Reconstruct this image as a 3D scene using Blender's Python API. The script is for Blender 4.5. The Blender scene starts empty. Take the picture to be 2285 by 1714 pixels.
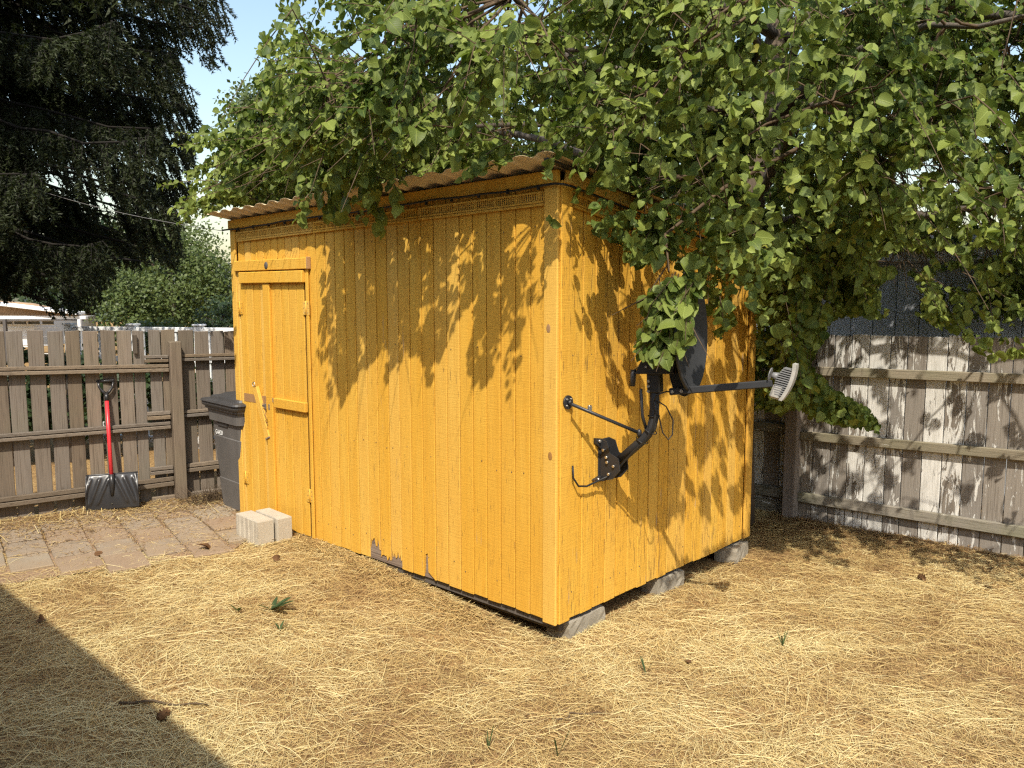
import bpy, math, random
import numpy as np
from mathutils import Vector, Matrix

random.seed(7)
rng = np.random.default_rng(11)
R = math.radians
scene = bpy.context.scene
col = scene.collection

# ------------------------------------------------------------------ camera
IW, IH, FPX = 2285.0, 1714.0, 1835.5
CAM = np.array([2.513, -3.034, 1.719])
PITCH, YAW = 0.11006, 0.74773
FW = np.array([-math.sin(YAW) * math.cos(PITCH), math.cos(YAW) * math.cos(PITCH), -math.sin(PITCH)])
RT = np.array([math.cos(YAW), math.sin(YAW), 0.0])
UP = np.cross(RT, FW)
cd = bpy.data.cameras.new('camera')
cam = bpy.data.objects.new('camera', cd)
col.objects.link(cam)
cam.location = CAM
cam.rotation_euler = (math.pi / 2 - PITCH, 0, YAW)
cd.sensor_width = 36
cd.lens = FPX / IW * 36
cd.clip_start = 0.05
cd.clip_end = 600
scene.camera = cam

# ------------------------------------------------------------------ sky, sun, exposure
SUN = np.array([0.4128, -0.4699, 0.7803])
SUN /= np.linalg.norm(SUN)
SUN_EL = math.asin(SUN[2])
world = bpy.data.worlds.new('World')
scene.world = world
world.use_nodes = True
wt = world.node_tree
sky = wt.nodes.new('ShaderNodeTexSky')
sky.sky_type = 'NISHITA'
sky.sun_disc = False
sky.sun_elevation = SUN_EL
sky.sun_rotation = math.atan2(SUN[0], SUN[1])
sky.altitude = 300
sky.air_density = 1.6
sky.dust_density = 2.6
sky.ozone_density = 1.4
bg = wt.nodes['Background']
wt.links.new(sky.outputs[0], bg.inputs[0])
bg.inputs[1].default_value = 0.15
sd = bpy.data.lights.new('sun', 'SUN')
sd.energy = 4.0
sd.angle = R(0.55)
sd.color = (1.0, 0.93, 0.80)
so = bpy.data.objects.new('sun', sd)
col.objects.link(so)
so.rotation_euler = Vector(SUN).to_track_quat('Z', 'Y').to_euler()
so.location = (6, -8, 12)
scene.view_settings.view_transform = 'Standard'
scene.view_settings.look = 'None'
scene.view_settings.exposure = 0.6
scene.view_settings.gamma = 1.0
scene.view_settings.use_curve_mapping = False
scene.render.engine = 'CYCLES'
scene.cycles.use_denoising = False
scene.cycles.use_adaptive_sampling = True
scene.cycles.adaptive_threshold = 0.008
scene.cycles.pixel_filter_type = 'BLACKMAN_HARRIS'
scene.cycles.filter_width = 1.3
scene.cycles.max_bounces = 5
scene.cycles.diffuse_bounces = 3
scene.cycles.transmission_bounces = 3
scene.cycles.transparent_max_bounces = 6
scene.cycles.caustics_reflective = False
scene.cycles.caustics_refractive = False

# ------------------------------------------------------------------ helpers
DS = IW / 2212.0     # the measuring scale used for the outlines below


def pray(x, y):
    return FW + RT * ((x - IW / 2) / FPX) - UP * ((y - IH / 2) / FPX)


def project(P):
    d = np.asarray(P, float) - CAM
    z = d @ FW
    zz = np.where(np.abs(z) < 1e-6, 1e-6, z)
    return np.stack([IW / 2 + FPX * (d @ RT) / zz, IH / 2 - FPX * (d @ UP) / zz], -1), z


def inside(poly, x, y):
    poly = np.asarray(poly, float)
    c = np.zeros(np.shape(x), bool)
    j = len(poly) - 1
    for i in range(len(poly)):
        xi, yi = poly[i]
        xj, yj = poly[j]
        if yi != yj:
            c ^= ((yi > y) != (yj > y)) & (x < (xj - xi) * (y - yi) / (yj - yi) + xi)
        j = i
    return c


def nrm(v):
    v = np.asarray(v, float)
    return v / np.maximum(np.linalg.norm(v, axis=-1, keepdims=True), 1e-9)


def smooth(t):
    t = np.clip(t, 0, 1)
    return t * t * (3 - 2 * t)


def gz(x, y):
    """ground height"""
    x = np.asarray(x, float); y = np.asarray(y, float)
    h = 0.07 * smooth((-x - 0.35) / 1.2)
    h = h + 0.008 * smooth((-x - 1.0) / 0.5) * smooth((x + 2.5) / 0.5) * smooth((y + 0.5) / 0.4) * smooth((0.1 - y) / 0.1)
    h = h + 0.008 * np.sin(x * 2.1 + 0.4) * np.sin(y * 1.7 + 1.0) + 0.003 * np.sin(x * 5.3 + y * 3.1) - 0.012 - 0.022 * smooth((x + .6) / .5)
    return h


class MB:
    def __init__(s):
        s.v = []; s.f = []; s.sm = []

    def add(s, vs, fs, smooth_=False):
        o = len(s.v)
        s.v += [tuple(map(float, v)) for v in vs]
        s.f += [tuple(i + o for i in f) for f in fs]
        s.sm += [smooth_] * len(fs)
        return s

    def box(s, c, size, rot=None, bev=0.0):
        hx, hy, hz = [d / 2 for d in size]
        b = min(bev, hx * .45, hy * .45, hz * .45)
        if b <= 0:
            vs = [(x, y, z) for x in (-hx, hx) for y in (-hy, hy) for z in (-hz, hz)]
            fs = [(0, 1, 3, 2), (4, 6, 7, 5), (0, 4, 5, 1), (2, 3, 7, 6), (0, 2, 6, 4), (1, 5, 7, 3)]
        else:
            vs = []
            idx = {}
            for sx in (-1, 1):
                for sy in (-1, 1):
                    for sz in (-1, 1):
                        for a in range(3):
                            p = [sx * (hx - b), sy * (hy - b), sz * (hz - b)]
                            p[a] = (sx * hx, sy * hy, sz * hz)[a]
                            idx[(sx, sy, sz, a)] = len(vs)
                            vs.append(tuple(p))
            fs = []
            S = (-1, 1)
            for a in range(3):
                o1, o2 = [i for i in range(3) if i != a]
                for sg in S:
                    q = []
                    for (u, w) in ((-1, -1), (1, -1), (1, 1), (-1, 1)):
                        k = [0, 0, 0]; k[a] = sg; k[o1] = u; k[o2] = w
                        q.append(idx[(*k, a)])
                    fs.append(tuple(q))
            for a in range(3):   # edges along axis a
                o1, o2 = [i for i in range(3) if i != a]
                for u in S:
                    for w in S:
                        k0 = [0, 0, 0]; k0[a] = -1; k0[o1] = u; k0[o2] = w
                        k1 = list(k0); k1[a] = 1
                        fs.append((idx[(*k0, o1)], idx[(*k1, o1)], idx[(*k1, o2)], idx[(*k0, o2)]))
            for sx in S:
                for sy in S:
                    for sz in S:
                        fs.append(tuple(idx[(sx, sy, sz, a)] for a in range(3)))
        M = np.eye(3) if rot is None else np.asarray(rot)
        c = np.asarray(c, float)
        return s.add([c + M @ np.array(v) for v in vs], fs)

    def prism(s, poly, o, ax, ay, az, depth):
        """poly in (ax, ay) plane at o, extruded along az by depth"""
        o, ax, ay, az = (np.asarray(k, float) for k in (o, ax, ay, az))
        n = len(poly)
        a = [o + ax * p[0] + ay * p[1] for p in poly]
        b = [p + az * depth for p in a]
        fs = [tuple(range(n - 1, -1, -1)), tuple(range(n, 2 * n))]
        fs += [(i, (i + 1) % n, n + (i + 1) % n, n + i) for i in range(n)]
        return s.add(a + b, fs)

    def tube(s, path, rad, n=8, cap=True, squash=None):
        path = np.asarray(path, float)
        K = len(path)
        rad = np.full(K, rad) if np.isscalar(rad) else np.asarray(rad)
        t = np.gradient(path, axis=0)
        t = nrm(t)
        up = np.array([0, 0, 1.0]) if abs(t[0][2]) < .9 else np.array([1.0, 0, 0])
        vs = []
        a = nrm(np.cross(t[0], up))
        for i in range(K):
            a = nrm(a - t[i] * (a @ t[i]))
            b = np.cross(t[i], a)
            for k in range(n):
                th = 2 * math.pi * k / n
                vs.append(path[i] + rad[i] * (math.cos(th) * a + math.sin(th) * b * (squash or 1)))
        fs = []
        for i in range(K - 1):
            for k in range(n):
                k2 = (k + 1) % n
                fs.append((i * n + k, i * n + k2, (i + 1) * n + k2, (i + 1) * n + k))
        s.add(vs, fs, True)
        if cap:
            o = len(s.v) - len(vs)
            s.f += [tuple(o + k for k in range(n - 1, -1, -1)), tuple(o + (K - 1) * n + k for k in range(n))]
            s.sm += [False, False]
        return s

    def cyl(s, a, b, r, n=16, r2=None):
        return s.tube([a, b], [r, r if r2 is None else r2], n)

    def ball(s, c, r, nu=10, nv=6):
        vs = []; fs = []
        r = np.broadcast_to(np.asarray(r, float), 3)
        for i in range(nv + 1):
            ph = math.pi * i / nv
            for k in range(nu):
                th = 2 * math.pi * k / nu
                vs.append(np.asarray(c) + r * np.array([math.sin(ph) * math.cos(th), math.sin(ph) * math.sin(th), math.cos(ph)]))
        for i in range(nv):
            for k in range(nu):
                fs.append((i * nu + k, (i + 1) * nu + k, (i + 1) * nu + (k + 1) % nu, i * nu + (k + 1) % nu))
        return s.add(vs, fs, True)


ORIG = {}


def props(o, label=None, cat=None, group=None, kind=None):
    if label: o['label'] = label
    if cat: o['category'] = cat
    if group: o['group'] = group
    if kind: o['kind'] = kind
    return o


def empty(name, loc, label=None, cat=None, group=None):
    o = bpy.data.objects.new(name, None)
    o.empty_display_size = 0.1
    col.objects.link(o)
    o.location = loc
    ORIG[o] = np.asarray(loc, float)
    return props(o, label, cat, group)


def obj(name, mb, mat, parent=None, origin=None, **kw):
    """world-space mesh data -> one object; children share their thing's origin"""
    L = ORIG[parent] if parent is not None else (np.zeros(3) if origin is None else np.asarray(origin, float))
    me = bpy.data.meshes.new(name)
    V = np.asarray(mb.v, float) - L
    me.from_pydata(V.tolist(), [], mb.f)
    me.polygons.foreach_set('use_smooth', mb.sm)
    if any(mb.sm) and not all(mb.sm):
        pass
    me.materials.append(mat)
    me.update()
    o = bpy.data.objects.new(name, me)
    col.objects.link(o)
    if parent is not None:
        o.parent = parent
    else:
        o.location = L
    ORIG[o] = L
    return props(o, **kw)


def big(name, V, tri=None, quad=None, mat=None, parent=None, attrs=None, uv=None, smooth_=False, **kw):
    L = ORIG[parent] if parent is not None else np.zeros(3)
    me = bpy.data.meshes.new(name)
    V = np.asarray(V, np.float32) - L.astype(np.float32)
    loops = []; starts = []; n = 0
    if quad is not None and len(quad):
        quad = np.asarray(quad, np.int32)
        loops.append(quad.ravel()); starts.append(np.arange(len(quad)) * 4); n += len(quad) * 4
    if tri is not None and len(tri):
        tri = np.asarray(tri, np.int32)
        loops.append(tri.ravel()); starts.append(n + np.arange(len(tri)) * 3); n += len(tri) * 3
    loops = np.concatenate(loops); starts = np.concatenate(starts)
    me.vertices.add(len(V)); me.vertices.foreach_set('co', V.ravel())
    me.loops.add(len(loops)); me.loops.foreach_set('vertex_index', loops.astype(np.int32))
    me.polygons.add(len(starts)); me.polygons.foreach_set('loop_start', starts.astype(np.int32))
    if smooth_:
        me.polygons.foreach_set('use_smooth', np.ones(len(starts), bool))
    for k, a in (attrs or {}).items():
        at = me.attributes.new(k, 'FLOAT', 'POINT')
        at.data.foreach_set('value', np.asarray(a, np.float32))
    if uv is not None:
        l = me.uv_layers.new(name='UVMap')
        l.data.foreach_set('uv', np.asarray(uv, np.float32)[loops].ravel())
    me.update(calc_edges=True)
    me.materials.append(mat)
    o = bpy.data.objects.new(name, me)
    col.objects.link(o)
    if parent is not None: o.parent = parent
    ORIG[o] = L
    return props(o, **kw)


def tubes_np(P, rad, n=3):
    """P [N,K,3], rad [N,K] -> V, quads"""
    N, K, _ = P.shape
    t = nrm(np.gradient(P, axis=1))
    ref = np.where(np.abs(t[..., 2:3]) < .9, np.array([0, 0, 1.0]), np.array([1.0, 0, 0]))
    a = nrm(np.cross(t, ref)); b = np.cross(t, a)
    th = np.arange(n) * 2 * math.pi / n
    V = P[:, :, None, :] + rad[:, :, None, None] * (np.cos(th)[None, None, :, None] * a[:, :, None, :] + np.sin(th)[None, None, :, None] * b[:, :, None, :])
    base = (np.arange(N) * K * n)[:, None, None]
    i = np.arange(K - 1)[None, :, None] * n
    k = np.arange(n)[None, None, :]
    k2 = (k + 1) % n
    q = np.stack([base + i + k, base + i + k2, base + i + n + k2, base + i + n + k], -1).reshape(-1, 4)
    return V.reshape(-1, 3), q


# ------------------------------------------------------------------ materials
class NT:
    def __init__(s, name):
        s.m = bpy.data.materials.new(name)
        s.m.use_nodes = True
        s.t = s.m.node_tree
        s.b = s.t.nodes['Principled BSDF']
        s.out = s.t.nodes['Material Output']

    def n(s, typ, ins=None, **pr):
        nd = s.t.nodes.new('ShaderNode' + typ)
        for k, v in pr.items(): setattr(nd, k, v)
        for k, v in (ins or {}).items(): s.set(nd.inputs[k], v)
        return nd

    def set(s, sock, v):
        if isinstance(v, bpy.types.NodeSocket): s.t.links.new(v, sock)
        elif isinstance(v, bpy.types.Node): s.t.links.new(v.outputs[0], sock)
        else:
            if sock.type == 'RGBA' and len(v) == 3: v = (*v, 1)
            sock.default_value = v

    def coord(s, rnd=True):
        c = s.n('TexCoord').outputs['Object']
        if rnd:
            r = s.n('ObjectInfo').outputs['Random']
            m = s.n('VectorMath', {0: (31.0, 17.0, 23.0), 3: r}, operation='SCALE')
            c = s.n('VectorMath', {0: c, 1: m}, operation='ADD').outputs[0]
        return c

    def sc(s, v, k):
        return s.n('VectorMath', {0: v, 1: k}, operation='MULTIPLY').outputs[0]

    def noise(s, v, scale=(1, 1, 1), detail=4, rough=.55, dist=0.0):
        return s.n('TexNoise', {'Vector': s.sc(v, scale), 'Scale': 1.0, 'Detail': min(detail, 3), 'Roughness': rough, 'Distortion': dist}).outputs[0]

    def ramp(s, f, a, b):
        return s.n('MapRange', {0: f, 1: a, 2: b, 3: 0.0, 4: 1.0}, clamp=True).outputs[0]

    def math(s, op, a, b=0.0, clamp=False):
        return s.n('Math', {0: a, 1: b}, operation=op, use_clamp=clamp).outputs[0]

    def mix(s, f, a, b):
        return s.n('MixRGB', {0: f, 1: a, 2: b}).outputs[0]

    def bump(s, h, strength=.3, dist=.005):
        nd = s.n('Bump', {'Strength': strength, 'Distance': dist, 'Height': h})
        s.t.links.new(nd.outputs[0], s.b.inputs['Normal'])

    def done(s, c=None, rough=.7, spec=.3, metal=0.0):
        if c is not None: s.set(s.b.inputs['Base Color'], c)
        s.set(s.b.inputs['Roughness'], rough)
        s.b.inputs['Specular IOR Level'].default_value = spec
        s.b.inputs['Metallic'].default_value = metal
        return s.m


def m_plain(name, c, rough=.6, spec=.3, metal=0.0, var=.12, scale=9):
    t = NT(name)
    v = t.coord()
    f = t.noise(v, (scale,) * 3, 5)
    c2 = tuple(k * (1 - 2.2 * var) for k in c)
    t.bump(t.noise(v, (scale * 14,) * 3, 2), .12, .002)
    return t.done(t.mix(t.ramp(f, .3, .7), c2, c), rough, spec, metal)


def m_paint(name, wear=.3, dirty=0.0):
    t = NT(name)
    v = t.coord()
    v0 = t.coord(False)
    blotch = t.noise(v0, (1.3, 1.3, .8), 4)
    streak = t.noise(v, (26, 26, 1.1), 5, .6)
    grain = t.noise(v, (150, 150, 5), 4, .6)
    c = t.mix(t.ramp(blotch, .40, .62), (.70, .422, .070), (.665, .362, .044))
    c = t.mix(t.math('MULTIPLY', t.ramp(streak, .42, .72), .8), c, (.62, .315, .030))
    r = t.n('ObjectInfo').outputs['Random']
    c = t.mix(t.math('MULTIPLY', r, .5), c, (.64, .335, .042))
    r2 = t.math('FRACT', t.math('MULTIPLY', r, 9.17))
    c = t.mix(t.math('MULTIPLY', t.ramp(r2, .6, 1.0), .4), c, (.74, .50, .15))
    c = t.mix(t.math('MULTIPLY', t.ramp(grain, .52, .75), .45), c, (.42, .20, .025))
    saw = t.noise(v, (10, 10, 190), 2)
    c = t.mix(t.math('MULTIPLY', t.ramp(saw, .52, .74), .20), c, (.48, .24, .03))
    # lower part: slightly stained
    cr = t.noise(v, (130, 130, 7), 3, .72)
    wearmap = t.noise(v0, (2.2, 2.2, 1.4), 3)
    thr = t.math('SUBTRACT', .70 - .10 * wear, t.math('MULTIPLY', t.ramp(wearmap, .42, .75), .10 * wear))
    crack = t.n('MapRange', {0: cr, 1: thr, 2: t.math('ADD', thr, .04), 3: 0.0, 4: 1.0}, clamp=True).outputs[0]
    c = t.mix(t.math('MULTIPLY', crack, .75), c, (.17, .095, .035))
    # bare grey wood where the paint is gone
    bare = t.math('MULTIPLY', t.ramp(t.noise(v, (34, 34, 2.3), 5, .7), .69 - .06 * wear, .73 - .06 * wear), t.ramp(wearmap, .5, .62))
    c = t.mix(t.math('MULTIPLY', bare, .8 * min(1, wear * 1.5)), c, (.27, .22, .19))
    h = t.math('ADD', t.math('MULTIPLY', grain, .5), t.math('MULTIPLY', saw, .7))
    h = t.math('SUBTRACT', h, t.math('MULTIPLY', crack, .8))
    t.bump(h, .6, .003)
    return t.done(c, t.math('ADD', .58, t.math('MULTIPLY', grain, .2)), .25)


def m_wood(name, a, b, dark, green=0.0, peel=None, axis='z', rough=.85):
    t = NT(name)
    v = t.coord()
    v0 = t.coord(False)
    def sc(x, l):
        return {'z': (x, x, l), 'y': (x, l, x), 'x': (l, x, x)}[axis]
    st = t.noise(v, sc(22, 1.0), 5, .65, .6)
    gr = t.noise(v, sc(130, 3.5), 4, .65)
    c = t.mix(t.ramp(st, .32, .7), a, b)
    r = t.n('ObjectInfo').outputs['Random']
    c = t.mix(t.math('MULTIPLY', r, .7), c, tuple(k * .55 for k in b))
    r2 = t.math('FRACT', t.math('MULTIPLY', r, 7.31))
    c = t.mix(t.math('MULTIPLY', r2, .45), c, (sum(a) / 3.0,) * 3)
    c = t.mix(t.math('MULTIPLY', t.ramp(gr, .50, .72), .75), c, dark)
    kn = t.n('TexVoronoi', {'Vector': t.sc(v, sc(7.5, 1.7)), 'Scale': 1.0}).outputs[0]
    c = t.mix(t.math('MULTIPLY', t.ramp(kn, .13, .07), .6), c, tuple(k * .5 for k in dark))
    if green:
        c = t.mix(t.math('MULTIPLY', t.ramp(t.noise(v0, (3, 3, 3), 4), .45, .7), green), c, (.17, .18, .09))
    h = t.math('MULTIPLY', gr, -1.0)
    if peel is not None:
        pn = t.n('TexNoise', {'Vector': t.sc(v, sc(26, 4.5)), 'Scale': 1.0, 'Detail': 6.0, 'Roughness': .68, 'Distortion': .9}).outputs[0]
        big_ = t.noise(v0, (1.6, 1.6, .9), 3)
        s_ = t.math('ADD', pn, t.math('MULTIPLY', t.math('SUBTRACT', r, .5), .26))
        s_ = t.math('ADD', s_, t.math('MULTIPLY', t.math('SUBTRACT', big_, .5), .25))
        pm = t.ramp(s_, peel, peel + .006)
        flake = t.noise(v, sc(60, 9), 3)
        pw = t.mix(t.ramp(flake, .35, .7), (.54, .52, .48), (.70, .68, .64))
        c = t.mix(pm, c, pw)
        h = t.math('ADD', h, t.math('MULTIPLY', pm, 1.6))
    t.bump(h, .7, .003)
    return t.done(c, rough, .18)


def m_concrete(name, a, b, fine=240, dust=0):
    t = NT(name)
    v = t.coord()
    f = t.noise(v, (7, 7, 7), 6, .65)
    g = t.noise(v, (fine, fine, fine), 3)
    c = t.mix(t.ramp(f, .3, .7), a, b)
    c = t.mix(t.math('MULTIPLY', t.ramp(g, .5, .68), .35), c, tuple(k * .45 for k in a))
    if dust: c = t.mix(t.math('MULTIPLY', t.ramp(t.noise(t.coord(False), (5, 5, 5), 3, .7), .42, .62), dust), c, (.29, .215, .14))
    t.bump(t.math('ADD', g, t.math('MULTIPLY', f, .6)), .6, .004)
    return t.done(c, .9, .2)


def m_leaf(name, base, tip, trans=.3, veins=True, rough=.45, yellow=True):
    t = NT(name)
    a = t.n('Attribute', attribute_name='rnd').outputs['Fac']
    c = t.mix(a, base, tip)
    if yellow:
        c = t.mix(t.math('MULTIPLY', t.ramp(a, .965, .985), .85), c, (.24, .22, .03))
    if veins:
        uv = t.n('TexCoord').outputs['UV']
        sp = t.n('SeparateXYZ', {0: uv})
        au = t.math('ABSOLUTE', t.math('SUBTRACT', sp.outputs[0], .5))
        w = t.math('FRACT', t.math('SUBTRACT', t.math('MULTIPLY', sp.outputs[1], 7.5), t.math('MULTIPLY', au, 6.0)))
        line = t.math('MAXIMUM', t.ramp(t.math('ABSOLUTE', t.math('SUBTRACT', w, .5)), .10, .0), t.ramp(au, .035, .0))
        c = t.mix(t.math('MULTIPLY', line, .32), c, tuple(min(1, k * 1.9 + .03) for k in tip))
        t.bump(line, .45, .002)
    t.done(c, rough, .25)
    tr = t.n('BsdfTranslucent', {0: t.mix(.5, c, (.20, .30, .03))})
    mx = t.n('MixShader', {0: trans, 1: t.b.outputs[0], 2: tr.outputs[0]})
    t.t.links.new(mx.outputs[0], t.out.inputs[0])
    return t.m


M = {}
M['paint'] = m_paint('yellow_paint', .35)
M['paint_worn'] = m_paint('yellow_paint_weathered', .72)
M['paint_trim'] = m_paint('yellow_trim_paint', .15)
M['groove'] = m_plain('grimy_shaded_groove_paint', (.17, .085, .018), .8, .1, var=.2, scale=20)  # groove shade is painted into this dark colour along with the grime
M['bare'] = m_wood('bare_ochre_wood', (.50, .26, .07), (.42, .20, .05), (.24, .12, .04))
M['rot'] = m_wood('rotten_plywood', (.37, .28, .20), (.29, .20, .14), (.07, .045, .035), axis='x')
M['roof'] = m_plain('painted_roof_sheet', (.78, .61, .38), .5, .4, var=.1, scale=4)
M['fence'] = m_wood('weathered_cedar', (.255, .195, .140), (.20, .155, .112), (.075, .055, .040), green=.12)
M['fence_rail'] = m_wood('weathered_rail', (.25, .185, .118), (.195, .145, .095), (.07, .05, .035), axis='y')
M['peel'] = m_wood('peeling_painted_board', (.30, .255, .205), (.245, .205, .165), (.11, .09, .07), peel=.493)
M['peel_rail'] = m_wood('weathered_grey_rail', (.33, .27, .19), (.26, .22, .15), (.12, .10, .07), green=.4, peel=.66, axis='x')
M['peel_post'] = m_wood('peeling_post', (.30, .24, .20), (.22, .18, .15), (.10, .08, .065), peel=.60)
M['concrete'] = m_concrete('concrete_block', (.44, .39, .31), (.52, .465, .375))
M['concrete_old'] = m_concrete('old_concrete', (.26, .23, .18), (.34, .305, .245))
M['black'] = m_plain('black_painted_steel', (.028, .028, .030), .42, .45, var=.1)
M['dish'] = m_plain('dark_grey_dish', (.036, .037, .040), .6, .3, var=.08, scale=5)
M['steel'] = m_plain('galvanised_bolt', (.62, .60, .56), .32, .5, metal=.9, var=.05)
M['rubber'] = m_plain('black_cable_rubber', (.018, .018, .018), .5, .4, var=.05)
M['lnb_white'] = m_plain('weathered_white_plastic', (.42, .40, .36), .55, .3, var=.12, scale=30)
M['lnb_grey'] = m_plain('grey_cast_fins', (.22, .22, .22), .45, .5, var=.1)
M['bin'] = m_plain('grey_bin_plastic', (.135, .126, .118), .55, .35, var=.1, scale=5)
M['bin_lid'] = m_plain('dark_bin_lid', (.055, .052, .050), .5, .4, var=.1)
M['white_ink'] = m_plain('white_lettering', (.8, .8, .78), .6, .2, var=.03)
M['red'] = m_plain('red_shaft', (.68, .035, .045), .35, .5, var=.05)
M['shovel'] = m_plain('black_shovel_plastic', (.030, .029, .030), .32, .5, var=.12)
M['white'] = m_plain('white_vinyl', (.78, .78, .77), .5, .3, var=.03)
M['siding'] = m_plain('white_siding', (.74, .74, .73), .6, .2, var=.04)
M['tan'] = m_plain('tan_soffit', (.40, .27, .17), .8, .1, var=.1)
M['glassd'] = m_plain('dark_pane', (.05, .055, .06), .15, .6, var=.05)
M['post_d'] = m_plain('dark_steel_and_gap_shade', (.10, .09, .085), .6, .3)  # also colours the sheets that paint shade into gaps and slots
M['grey_side'] = m_plain('blue_grey_siding', (.58, .605, .65), .75, .2, var=.06, scale=3)
M['grey_fascia'] = m_plain('pale_grey_fascia', (.58, .60, .63), .6, .2, var=.05)
M['roof_dark'] = m_plain('dark_shingles', (.07, .065, .06), .9, .1, var=.2, scale=20)
M['house'] = m_plain('beige_house_siding', (.50, .46, .40), .8, .1, var=.05)
M['blue'] = m_plain('blue_tarp', (.03, .12, .45), .5, .3)
M['bark'] = m_wood('tree_bark', (.16, .12, .085), (.11, .085, .06), (.035, .026, .02))
M['dark_bark'] = m_wood('spruce_bark', (.030, .024, .018), (.02, .016, .012), (.010, .008, .007))
M['twig'] = m_plain('twig_bark', (.13, .09, .055), .8, .15, var=.2, scale=30)
M['leaf'] = m_leaf('linden_leaf', (.036, .070, .011), (.265, .315, .066), .34, rough=.48)
M['leaf_far'] = m_leaf('far_leaf', (.042, .066, .018), (.115, .145, .040), .2, veins=False)
M['needle'] = m_leaf('spruce_needle', (.005, .007, .002), (.042, .054, .018), .06, veins=False, yellow=False, rough=.6)
M['weed'] = m_leaf('weed_leaf', (.030, .055, .020), (.075, .11, .040), .2, veins=False, yellow=False)
M['deadleaf'] = m_plain('dead_leaf', (.16, .085, .04), .85, .1, var=.2, scale=40)


def m_straw():
    t = NT('dry_straw')
    a = t.n('Attribute', attribute_name='rnd').outputs['Fac']
    cr = t.n('ValToRGB', {0: a})
    e = cr.color_ramp.elements
    e[0].position = 0; e[0].color = (.17, .100, .050, 1)
    e[1].position = 1; e[1].color = (.75, .635, .335, 1)
    for p, c in ((.18, (.29, .175, .078)), (.45, (.49, .335, .138)), (.75, (.63, .48, .205))):
        k = e.new(p); k.color = (*c, 1)
    t.done(cr.outputs[0], .55, .3)
    tr = t.n('BsdfTranslucent', {0: cr.outputs[0]})
    mx = t.n('MixShader', {0: .18, 1: t.b.outputs[0], 2: tr.outputs[0]})
    t.t.links.new(mx.outputs[0], t.out.inputs[0])
    return t.m


def m_ground():
    t = NT('dry_thatch_soil')
    v = t.coord(False)
    a = t.noise(v, (1.6, 1.6, 1), 5)
    b = t.noise(v, (38, 38, 4), 5, .7)
    c = t.mix(t.ramp(a, .35, .65), (.30, .18, .075), (.40, .265, .115))
    c = t.mix(t.ramp(b, .45, .7), c, (.15, .085, .04))
    t.bump(b, 1.0, .02)
    return t.done(c, .95, .1)


M['straw'] = m_straw()
M['ground'] = m_ground()

# ================================================================== the setting
ax_ = np.concatenate([np.linspace(-160, -12, 14), np.arange(-11, 7.01, .12), np.linspace(8, 160, 14)])
ay_ = np.concatenate([np.linspace(-160, -9, 14), np.arange(-8, 8.01, .12), np.linspace(9, 160, 14)])
gx, gy = np.meshgrid(ax_, ay_, indexing='ij')
fade = smooth((14 - np.abs(gx)) / 4) * smooth((11 - np.abs(gy)) / 3)
gzv = gz(gx, gy) * fade + rng.normal(0, .004, gx.shape) * fade
nx_, ny_ = gx.shape
ii, jj = np.meshgrid(np.arange(nx_ - 1), np.arange(ny_ - 1), indexing='ij')
q = np.stack([ii * ny_ + jj, (ii + 1) * ny_ + jj, (ii + 1) * ny_ + jj + 1, ii * ny_ + jj + 1], -1).reshape(-1, 4)
ground = big('ground', np.stack([gx, gy, gzv], -1).reshape(-1, 3), quad=q, mat=M['ground'], smooth_=True, kind='structure')
ground['label'] = 'dry bare soil and thatch of the back yard'

# ---- patio of pale pavers in front of the left fence
FU = np.array([0.2136, 0.9769, 0.0])      # along the left fence
FN = np.array([0.9769, -0.2136, 0.0])     # out of it, into the yard
FP = np.array([-4.162, -1.293, 0.07])     # a point on its foot
mb = MB()
quadp = [FP + FU * a + FN * b for a, b in ((-1.3, -.1), (2.0, -.1), (2.0, .66), (1.2, 1.6), (-1.3, 1.4))]
mb.add([(p[0], p[1], gz(p[0], p[1]) + .006) for p in quadp], [(0, 4, 3, 2, 1)])
patio = obj('patio', mb, m_concrete('paver_joint_sand', (.25, .165, .10), (.30, .20, .125), 120), kind='structure', label='old paver patio strewn with dry clippings')
pm = [m_concrete('paver_tan', (.25, .195, .14), (.30, .24, .175), dust=.75), m_concrete('paver_grey', (.28, .225, .16), (.33, .27, .195), dust=.75), m_concrete('paver_rose', (.27, .19, .125), (.30, .22, .15), dust=.75)]
for r in range(13):
    a = -1.25 + r * .245
    off = .0 if r % 2 else .16
    for k in range(-1, 6):
        b = .02 + off + k * .325
        cc = FP + FU * (a + .12) + FN * (b + .16)
        if b < -.12 or b > 1.45 or cc[0] > -2.42 or (cc[0] > -3.1 and cc[1] > -.05): continue
        if cc[0] - cc[1] > -1.22: continue
        pts = []
        for (sa, sb) in ((0, 0), (1, 0), (1, 1), (0, 1)):
            p = FP + FU * (a + .006 + sa * .233 + random.uniform(-.007, .007)) + FN * (b + .006 + sb * .313 + random.uniform(-.007, .007))
            pts.append(p)
        z0 = float(gz(cc[0], cc[1])) + .004
        tilt = [random.uniform(.012, .022) for _ in range(4)]
        cen = sum(pts) / 4
        lo = [(p[0], p[1], z0 - .03) for p in pts]
        mid = [(p[0], p[1], z0 + h - .005) for p, h in zip(pts, tilt)]
        top = [(*(p + (cen - p) * .03)[:2], z0 + h) for p, h in zip(pts, tilt)]
        mb = MB()
        fs = [(i, (i + 1) % 4, 4 + (i + 1) % 4, 4 + i) for i in range(4)] + [(4 + i, 4 + (i + 1) % 4, 8 + (i + 1) % 4, 8 + i) for i in range(4)] + [(8, 9, 10, 11)]
        fs = [f[::-1] for f in fs]
        obj('paver', mb.add(lo + mid + top, fs), random.choice(pm), patio)

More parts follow.
